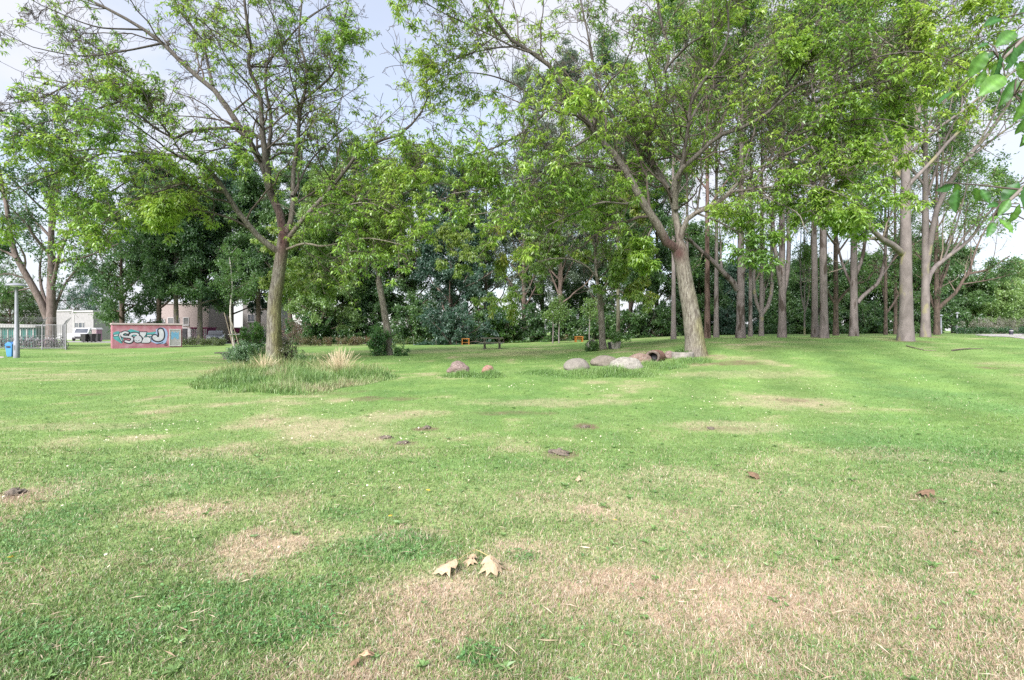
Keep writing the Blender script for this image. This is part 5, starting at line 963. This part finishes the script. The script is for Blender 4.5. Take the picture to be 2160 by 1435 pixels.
back('pale green domed tree above the low hedge', 2085, 66, 620, 60, PALE, 327, 'willow_tree', t0=.04, nl=30, ang=70, tr=.2, group='low trees behind the grove'); back('pale green domed tree cut by the right picture edge', 2165, 70, 606, 62, PALE, 328, 'willow_tree', t0=.04, nl=30, ang=70, tr=.2, group='low trees behind the grove')
# far left
grown_tree('ash_tree', 'big multi stemmed ash standing in the bicycle yard', 'tree', 108, 45, 250, 130, .40, MIDG, 331, t0=.36, nl=18, n2=8, n3=5, k=17, leaf=(.26, .13), thin=(.36, .3), bark=mat('ash_bark', (.20, .16, .15), (.115, .092, .08), 4, .95, .8, stretch=(2, 2, .6), attr=True),
  limbs=[([(100, 672), (90, 645), (72, 610), (52, 575), (35, 545), (22, 500), (15, 440), (0, 370), (-10, 280)], .30, .08, 0, -2), ([(104, 670), (98, 640), (88, 610), (84, 570), (90, 520)], .16, .06, 0, 2), ([(113, 668), (120, 640), (130, 615), (140, 595), (160, 570), (185, 545)], .13, .04, 0, 1), ([(35, 545), (10, 530), (-20, 520)], .12, .05, -1, -1), ([(70, 607), (45, 612), (15, 618), (-10, 622)], .09, .03, 0, -1), ([(112, 600), (125, 540), (150, 480), (170, 430)], .16, .06, 0, -2)])
back('olive green tree left of the white terrace behind the lamp', 22, 82, 622, 44, [(.08, .14, .04), (.13, .20, .06)], 332, t0=.05, group='distant trees behind the houses', n2=6, k=12); back('dark distant tree beside the big ash', 66, 108, 632, 34, MIDG, 333, t0=.05, group='distant trees behind the houses', n2=6, k=12)
back('bluish distant tree above the terrace roof', 160, 112, 618, 44, BLUEG, 334, t0=.05, group='distant trees behind the houses', n2=6, k=12); back('bluish distant tree left of the dark drooping tree', 215, 112, 600, 40, BLUEG, 335, t0=.05, group='distant trees behind the houses', n2=6, k=12)
back('distant tree at the left picture edge', -25, 90, 560, 50, MIDG, 336, t0=.05, group='distant trees behind the houses', n2=6, k=12)
# staked saplings
for lab, px, ytop, sd in (('thin sapling nearest the picnic table', 1166, 640, 341), ('thin sapling close right of its twin', 1179, 628, 342), ('thin sapling behind the tipped planter', 1243, 630, 343)):
    grown_tree('sapling', lab, 'tree', px, 47, ytop, 22, .06, [(.11, .22, .05), (.19, .31, .07)], sd, t0=.5, nl=9, n2=5, n3=3, k=10, leaf=(.16, .09), bark=BARK_P, group='thin saplings at the meadow edge')

# ------------------------------------------------------------------ shrubs and hedges
sh = 'shrubs along the far meadow edge'
shrub('shrub', 'bluish arching shrub hanging over the orange goal frame', 'shrub', 955, 50, 5.6, 4.6, BLUEG, 401, n=22, k=(8, 5, 15), leaf=(.26, .13), droop=.5, group=sh)
shrub('shrub', 'round bright green shrub behind the picnic table', 'shrub', 1058, 53, 4.4, 4.0, [(.05, .14, .03), (.085, .2, .035), (.13, .26, .045)], 402, n=24, k=(8, 5, 14), leaf=(.24, .13), group=sh)
for k, (px, Y, w_, h_, pal, lab) in enumerate([(652, 54, 5, 3.6, MIDG, 'mid green shrub right of the half hidden brick house'), (712, 56, 6, 3.2, DARKG, 'dark shrub behind the reddish hedge'), (800, 57, 7, 4.4, DARKG, 'dark shrub right behind the slender locust'), (880, 54, 6.5, 4.8, DARKG, 'large dark shrub left of the bluish arching one'), (1010, 56, 5, 3.6, DARKG, 'dark shrub in the gap behind the goal frame'), (1118, 55, 5.5, 4.2, DARKG, 'dark shrub right of the round bright one'),
        (1205, 57, 6, 3.6, DARKG, 'dark shrub behind the orange trestle'), (1290, 56, 6, 4.0, DARKG, 'dark shrub behind the upright planter'), (1375, 57, 6.4, 4.4, DARKG, 'dark shrub left of the tapering grey trunk'), (1455, 60, 6, 4.0, DARKG, 'dark shrub behind the bending trunk'), (1535, 58, 5, 3.4, BLUEG, 'bluish dark shrub between the reddish and mossy trunks'),
        (1640, 62, 6, 3.0, MIDG, 'mid green shrub behind the broad grey trunk'), (1700, 60, 5, 3.4, DARKG, 'dark shrub behind the dark stained trunk'), (1830, 60, 6.5, 4.2, DARKG, 'dark shrub under the curving limb'), (1950, 62, 5, 4.0, DARKG, 'dark shrub behind the dark crooked tree')]):
    shrub('shrub', lab, 'shrub', px, Y, w_, h_, pal, 410 + k, n=20, k=(8, 5, 13), leaf=(.28, .14), droop=.35, group=sh)
def hedge(name, label, p0, p1, w_, h_, pal, seed, n, leaf):
    """one continuous row: a body of leaf clumps along a line"""
    rng = np.random.default_rng(seed); a, b = np.array(p0), np.array(p1); t = thing(name, label, 'hedge', (a + b) / 2); m = int(np.linalg.norm(b - a) / .35) + 2
    c = a + (b - a) * rng.uniform(0, 1, (m * 3, 1)); c[:, :2] += rng.normal(size=(m * 3, 2)) * w_ * .22; c[:, 2] = ground(c[:, 0], c[:, 1]) - .03
    P, R = grow(c, np.array([0, 0, 1.0]) + rng.normal(size=(m * 3, 3)) * .25, h_ * rng.uniform(.7, 1.05, m * 3), np.full(m * 3, .012), 6, rng, .12); B, R2 = spawn(P, R, 6, .05, 1, 55, .45, rng, M=4); cb = NB(); tubes(cb, P, R, 4, 1); leafset(cb, B, n, rng, pal, leaf[0], leaf[1], 0, .1, 1, .9, .0, None, .08, seed, 1.0); cb.build('foliage', [M_LEAF, M_TWIG], t, smooth=False); return t
RED = [(.13, .15, .05), (.20, .17, .08), (.28, .18, .11)]
hedge('hedge', 'tall reddish brown meadow growth left of the slender locust', G(632, 48), G(782, 50), 1.2, .85, RED, 431, 12, (.14, .05)); hedge('hedge', 'weedy green strip along the meadow edge behind the picnic table', G(845, 52), G(1215, 56), 1.2, .75, [(.06, .14, .03), (.11, .2, .05), (.24, .17, .08)], 432, 12, (.16, .06))
hedge('hedge', 'low yellowish hedge in front of the striped shed', G(388, 51), G(475, 50), 1.4, .75, [(.10, .15, .05), (.16, .2, .07)], 433, 14, (.13, .06)); hedge('hedge', 'low clipped dark green hedge at the right edge', G(2022, 55), G(2215, 51), 1.6, .75, [(.04, .12, .04), (.07, .17, .055)], 434, 18, (.12, .06))
hedge('hedge', 'grey leaved spreading bushes above the clipped hedge', G(2040, 58), G(2215, 56), 3.2, 1.75, [(.17, .19, .13), (.25, .25, .19), (.32, .30, .25)], 435, 16, (.2, .06)); hedge('hedge', 'dark green undergrowth between the grove trunks', G(1400, 58), G(1960, 60), 2.0, 1.1, DARKG, 436, 10, (.22, .1))
BED = 'shrubs round the leaning locust'
shrub('shrub', 'bluish leaved shrub left of the leaning trunk', 'shrub', 517, 23.5, 1.45, 1.0, [(.17, .29, .15), (.25, .39, .22), (.34, .47, .30)], 441, n=18, k=(6, 4, 8), leaf=(.09, .05), group=BED); shrub('shrub', 'dark shrub pressed against the left of the leaning trunk', 'shrub', 553, 23.2, .8, .95, MIDG, 442, n=16, k=(6, 4, 9), leaf=(.08, .045), group=BED)
shrub('shrub', 'tall bright green shrub behind the bluish one', 'shrub', 540, 26, 1.5, 2.0, [(.06, .16, .035), (.11, .25, .05), (.17, .32, .07)], 443, n=16, k=(6, 4, 12), leaf=(.12, .06), group=BED, ang=24); shrub('shrub', 'loose greyish green shrub right of the leaning trunk', 'shrub', 610, 22.6, 1.1, 1.35, [(.12, .17, .07), (.17, .22, .10), (.25, .2, .15)], 444, n=16, k=(5, 4, 9), leaf=(.09, .035), group=BED, ang=24)
shrub('shrub', 'dead brown seed heads on a dry stalk right of the leaning trunk', 'shrub', 606, 25, .9, 2.3, [(.28, .19, .15), (.38, .27, .22)], 445, n=7, k=(6, 4, 9), leaf=(.08, .04), group=BED, ang=12, lift=.6); shrub('shrub', 'small low green plant at the right side of the tree bed', 'shrub', 641, 21.5, .7, .6, [(.12, .24, .08), (.2, .32, .13)], 446, n=12, k=(4, 3, 9), leaf=(.08, .035), group=BED)
shrub('shrub', 'dense green bush at the foot of the slender leaning locust', 'shrub', 797, 29.3, 1.0, 1.75, [(.06, .17, .05), (.10, .25, .06), (.16, .33, .09)], 447, n=16, k=(6, 4, 9), leaf=(.11, .06), ang=18); shrub('shrub', 'small leafy plant right of the slender locust trunk', 'shrub', 846, 29, .8, .8, [(.06, .16, .04), (.11, .23, .06)], 448, n=10, k=(4, 3, 10), leaf=(.1, .06))
shrub('potted_plant', 'leafy plant growing out of the upright planter', 'plant', 1301, 27.2, .95, .85, [(.06, .17, .04), (.12, .26, .06), (.18, .32, .09)], 449, n=10, k=(4, 3, 9), leaf=(.11, .05), dz=.3); shrub('ivy', 'dark ivy clump draped over the tipped planter', 'plant', 1249, 26.9, .6, .55, DARKG, 450, n=14, k=(5, 3, 10), leaf=(.08, .06), dz=.05)
# ornamental grass tuft
def tuft(label, px, Y, n, h_, seed):
    rng = np.random.default_rng(seed); b = G(px, Y); az = rng.uniform(0, 6.283, n); th = np.abs(rng.normal(.28, .2, n)); D = np.stack([np.sin(th) * np.cos(az), np.sin(th) * np.sin(az), np.cos(th)], -1); S = b + rng.normal(size=(n, 3)) * [.07, .07, 0]; S[:, 2] = b[2] - .02
    P, R = grow(S, D, h_ * rng.uniform(.6, 1.1, n), np.full(n, .006), 7, rng, .05, (0, 0, -.07)); nb = NB(); tubes(nb, P, np.maximum(R, .0035), 3, 0, lambda V: (lambda k: np.array([.22, .30, .08]) * (1 - k) + np.array([.66, .55, .36]) * k)(sstep(.15, .55, (V[:, 2] - b[2]) / h_)[:, None])); t = thing('grass_tuft', label, 'ornamental grass', b); nb.build('blade', M_GRASS, t, smooth=False)
tuft('fountain like straw coloured ornamental grass tuft', 716, 17.2, 190, 1.0, 451); tuft('smaller straw grass tuft before the leaning trunk', 560, 18.4, 70, .7, 452)

# ------------------------------------------------------------------ the near tree whose twigs hang in at the top right
def near_tree():
    rng = np.random.default_rng(500); b = G(3450, 1.95); t = thing('walnut_tree', 'big glossy leaves of a near tree hanging in at the top right', 'tree', b); nb = NB(); cb = NB()
    TP = resample(np.array([b - [0, 0, .1], b + [0, 0, 1.2], b + [-.05, .05, 2.4], b + [0, .1, 4.2]]), 14); tubes(nb, TP[None], np.linspace(.16, .05, 14)[None], 14, 0, lambda V: np.ones((len(V), 3)))
    BR = [[b + [-.03, 0, 2.3], W(2480, 40, 1.95), W(2300, 20, 1.9), W(2200, 40, 1.85), W(2150, 110, 1.85), W(2110, 130, 1.85)], [b + [-.02, 0, 2.0], W(2450, 180, 1.95), W(2290, 140, 1.95), W(2190, 170, 1.9), W(2140, 200, 1.9)], [b + [-.02, 0, 1.6], W(2480, 420, 1.9), W(2290, 350, 1.85), W(2190, 370, 1.85), W(2140, 420, 1.8), W(2095, 455, 1.8)],
          [b + [0, .05, 2.7], W(2500, -160, 2.1), W(2350, -200, 2.2), W(2250, -220, 2.3)], [b + [0, .05, 1.9], W(2600, 250, 2.4), W(2420, 260, 2.7), W(2330, 300, 2.9)], [b + [.1, .1, 2.4], b + [.8, .4, 2.9], b + [1.5, .9, 3.1]], [b + [.1, -.1, 2.2], b + [.7, -.5, 2.6], b + [1.2, -.9, 2.5]]]
    A = np.stack([resample(np.array(q), 12) for q in BR]); AR = np.repeat(np.linspace(.022, .005, 12)[None], len(A), 0); tubes(nb, A, AR, 6, 0, lambda V: np.ones((len(V), 3)))
    nb.build('trunk', [BARK_P], t)
    xo = np.linspace(0, 1, 19); O = np.stack([xo, np.interp(xo, [0, .12, .3, .52, .74, .9, 1], [0, .12, .24, .27, .2, .09, 0])], -1); npt = len(O)
    def bigleaf(p, d, size, nv):
        d = d / np.linalg.norm(d); n_ = nv - d * nv.dot(d); n_ /= np.linalg.norm(n_); s = np.cross(n_, d); q = rng.uniform(.75, 1.1); lt = rng.uniform(0, 1); c = np.array([.045, .14, .035]) * (1 - (k_ := rng.uniform(0, 1) ** 1.5)) + np.array([.12, .27, .045]) * k_; V = []; cc = []
        for x, y in O:
            bend = -.18 * x * x; wave = .02 * math.sin(x * 20 + size * 99)
            for side in (-1, -.5, 0, .5, 1):
                V.append(p + d * x * size + s * side * y * q * size + n_ * (bend + abs(side) * y * .35 + wave * abs(side)) * size); cc.append(c * ((1.4 if side == 0 else 1) * (1.12 if (round(x * 18) + round(abs(side) * -2)) % 3 == 0 else .9) * (1 - .25 * abs(side) * lt)))
        f = [(i * 5 + j, (i + 1) * 5 + j, (i + 1) * 5 + j + 1, i * 5 + j + 1) for i in range(npt - 1) for j in range(4)]; cb.add(V, f, 1, np.array(cc))
    tw, twr = spawn(A, AR, 5, .4, 1, 50, .22, rng, M=5, rf=.7, trop=(0, 0, -.05), lmax=.3); tubes(cb, tw, np.maximum(twr, .0025), 5, 0); B, T = along(tw, 5, .2, 1, rng); ends = A[:, -1]
    for p, d in list(zip(B, T)) + [(e, A[i, -1] - A[i, -2]) for i, e in enumerate(ends)]:
        dd = nrm(d * .5 + rng.normal(size=3) * .7 + np.array([0, 0, -.55])); bigleaf(p + dd * .02, dd, rng.uniform(.06, .10), nrm(np.array([0, -.6, .8]) + rng.normal(size=3) * .5))
    for px, py, a, sz in ((2112, 40, 200, .10), (2142, 66, 215, .11), (2086, 92, 195, .05), (2080, 108, 250, .10), (2108, 112, 270, .09), (2140, 95, 250, .12), (2165, 75, 250, .12), (2120, 160, 215, .125), (2145, 165, 245, .125), (2172, 165, 255, .12), (2165, 205, 262, .10), (2150, 130, 300, .09), (2170, 245, 255, .08), (2175, 270, 240, .07),
                          (2150, 385, 235, .10), (2170, 385, 250, .13), (2130, 420, 235, .08), (2110, 432, 185, .06), (2150, 430, 262, .09), (2095, 470, 235, .075), (2170, 440, 265, .12), (2105, 455, 205, .05), (2175, 470, 270, .1)):
        e = W(px, py, 1.85 + rng.normal(0, .08)); dd = nrm(np.array([math.cos(math.radians(a)), rng.normal(0, .25), math.sin(math.radians(a))])); bigleaf(e, dd, sz * .85, nrm(np.array([rng.normal(0, .35), -.75, .6])))
        k0 = np.argmin(np.linalg.norm(A.reshape(-1, 3) - e, axis=1)); q = A.reshape(-1, 3)[k0]; tubes(cb, np.stack([q, q * .5 + e * .5 + [0, 0, .02], e])[None], np.array([[.003, .0025, .002]]), 5, 0)
    cb.build('crown', [M_TWIG, M_LEAFG], t, smooth=True)
near_tree()
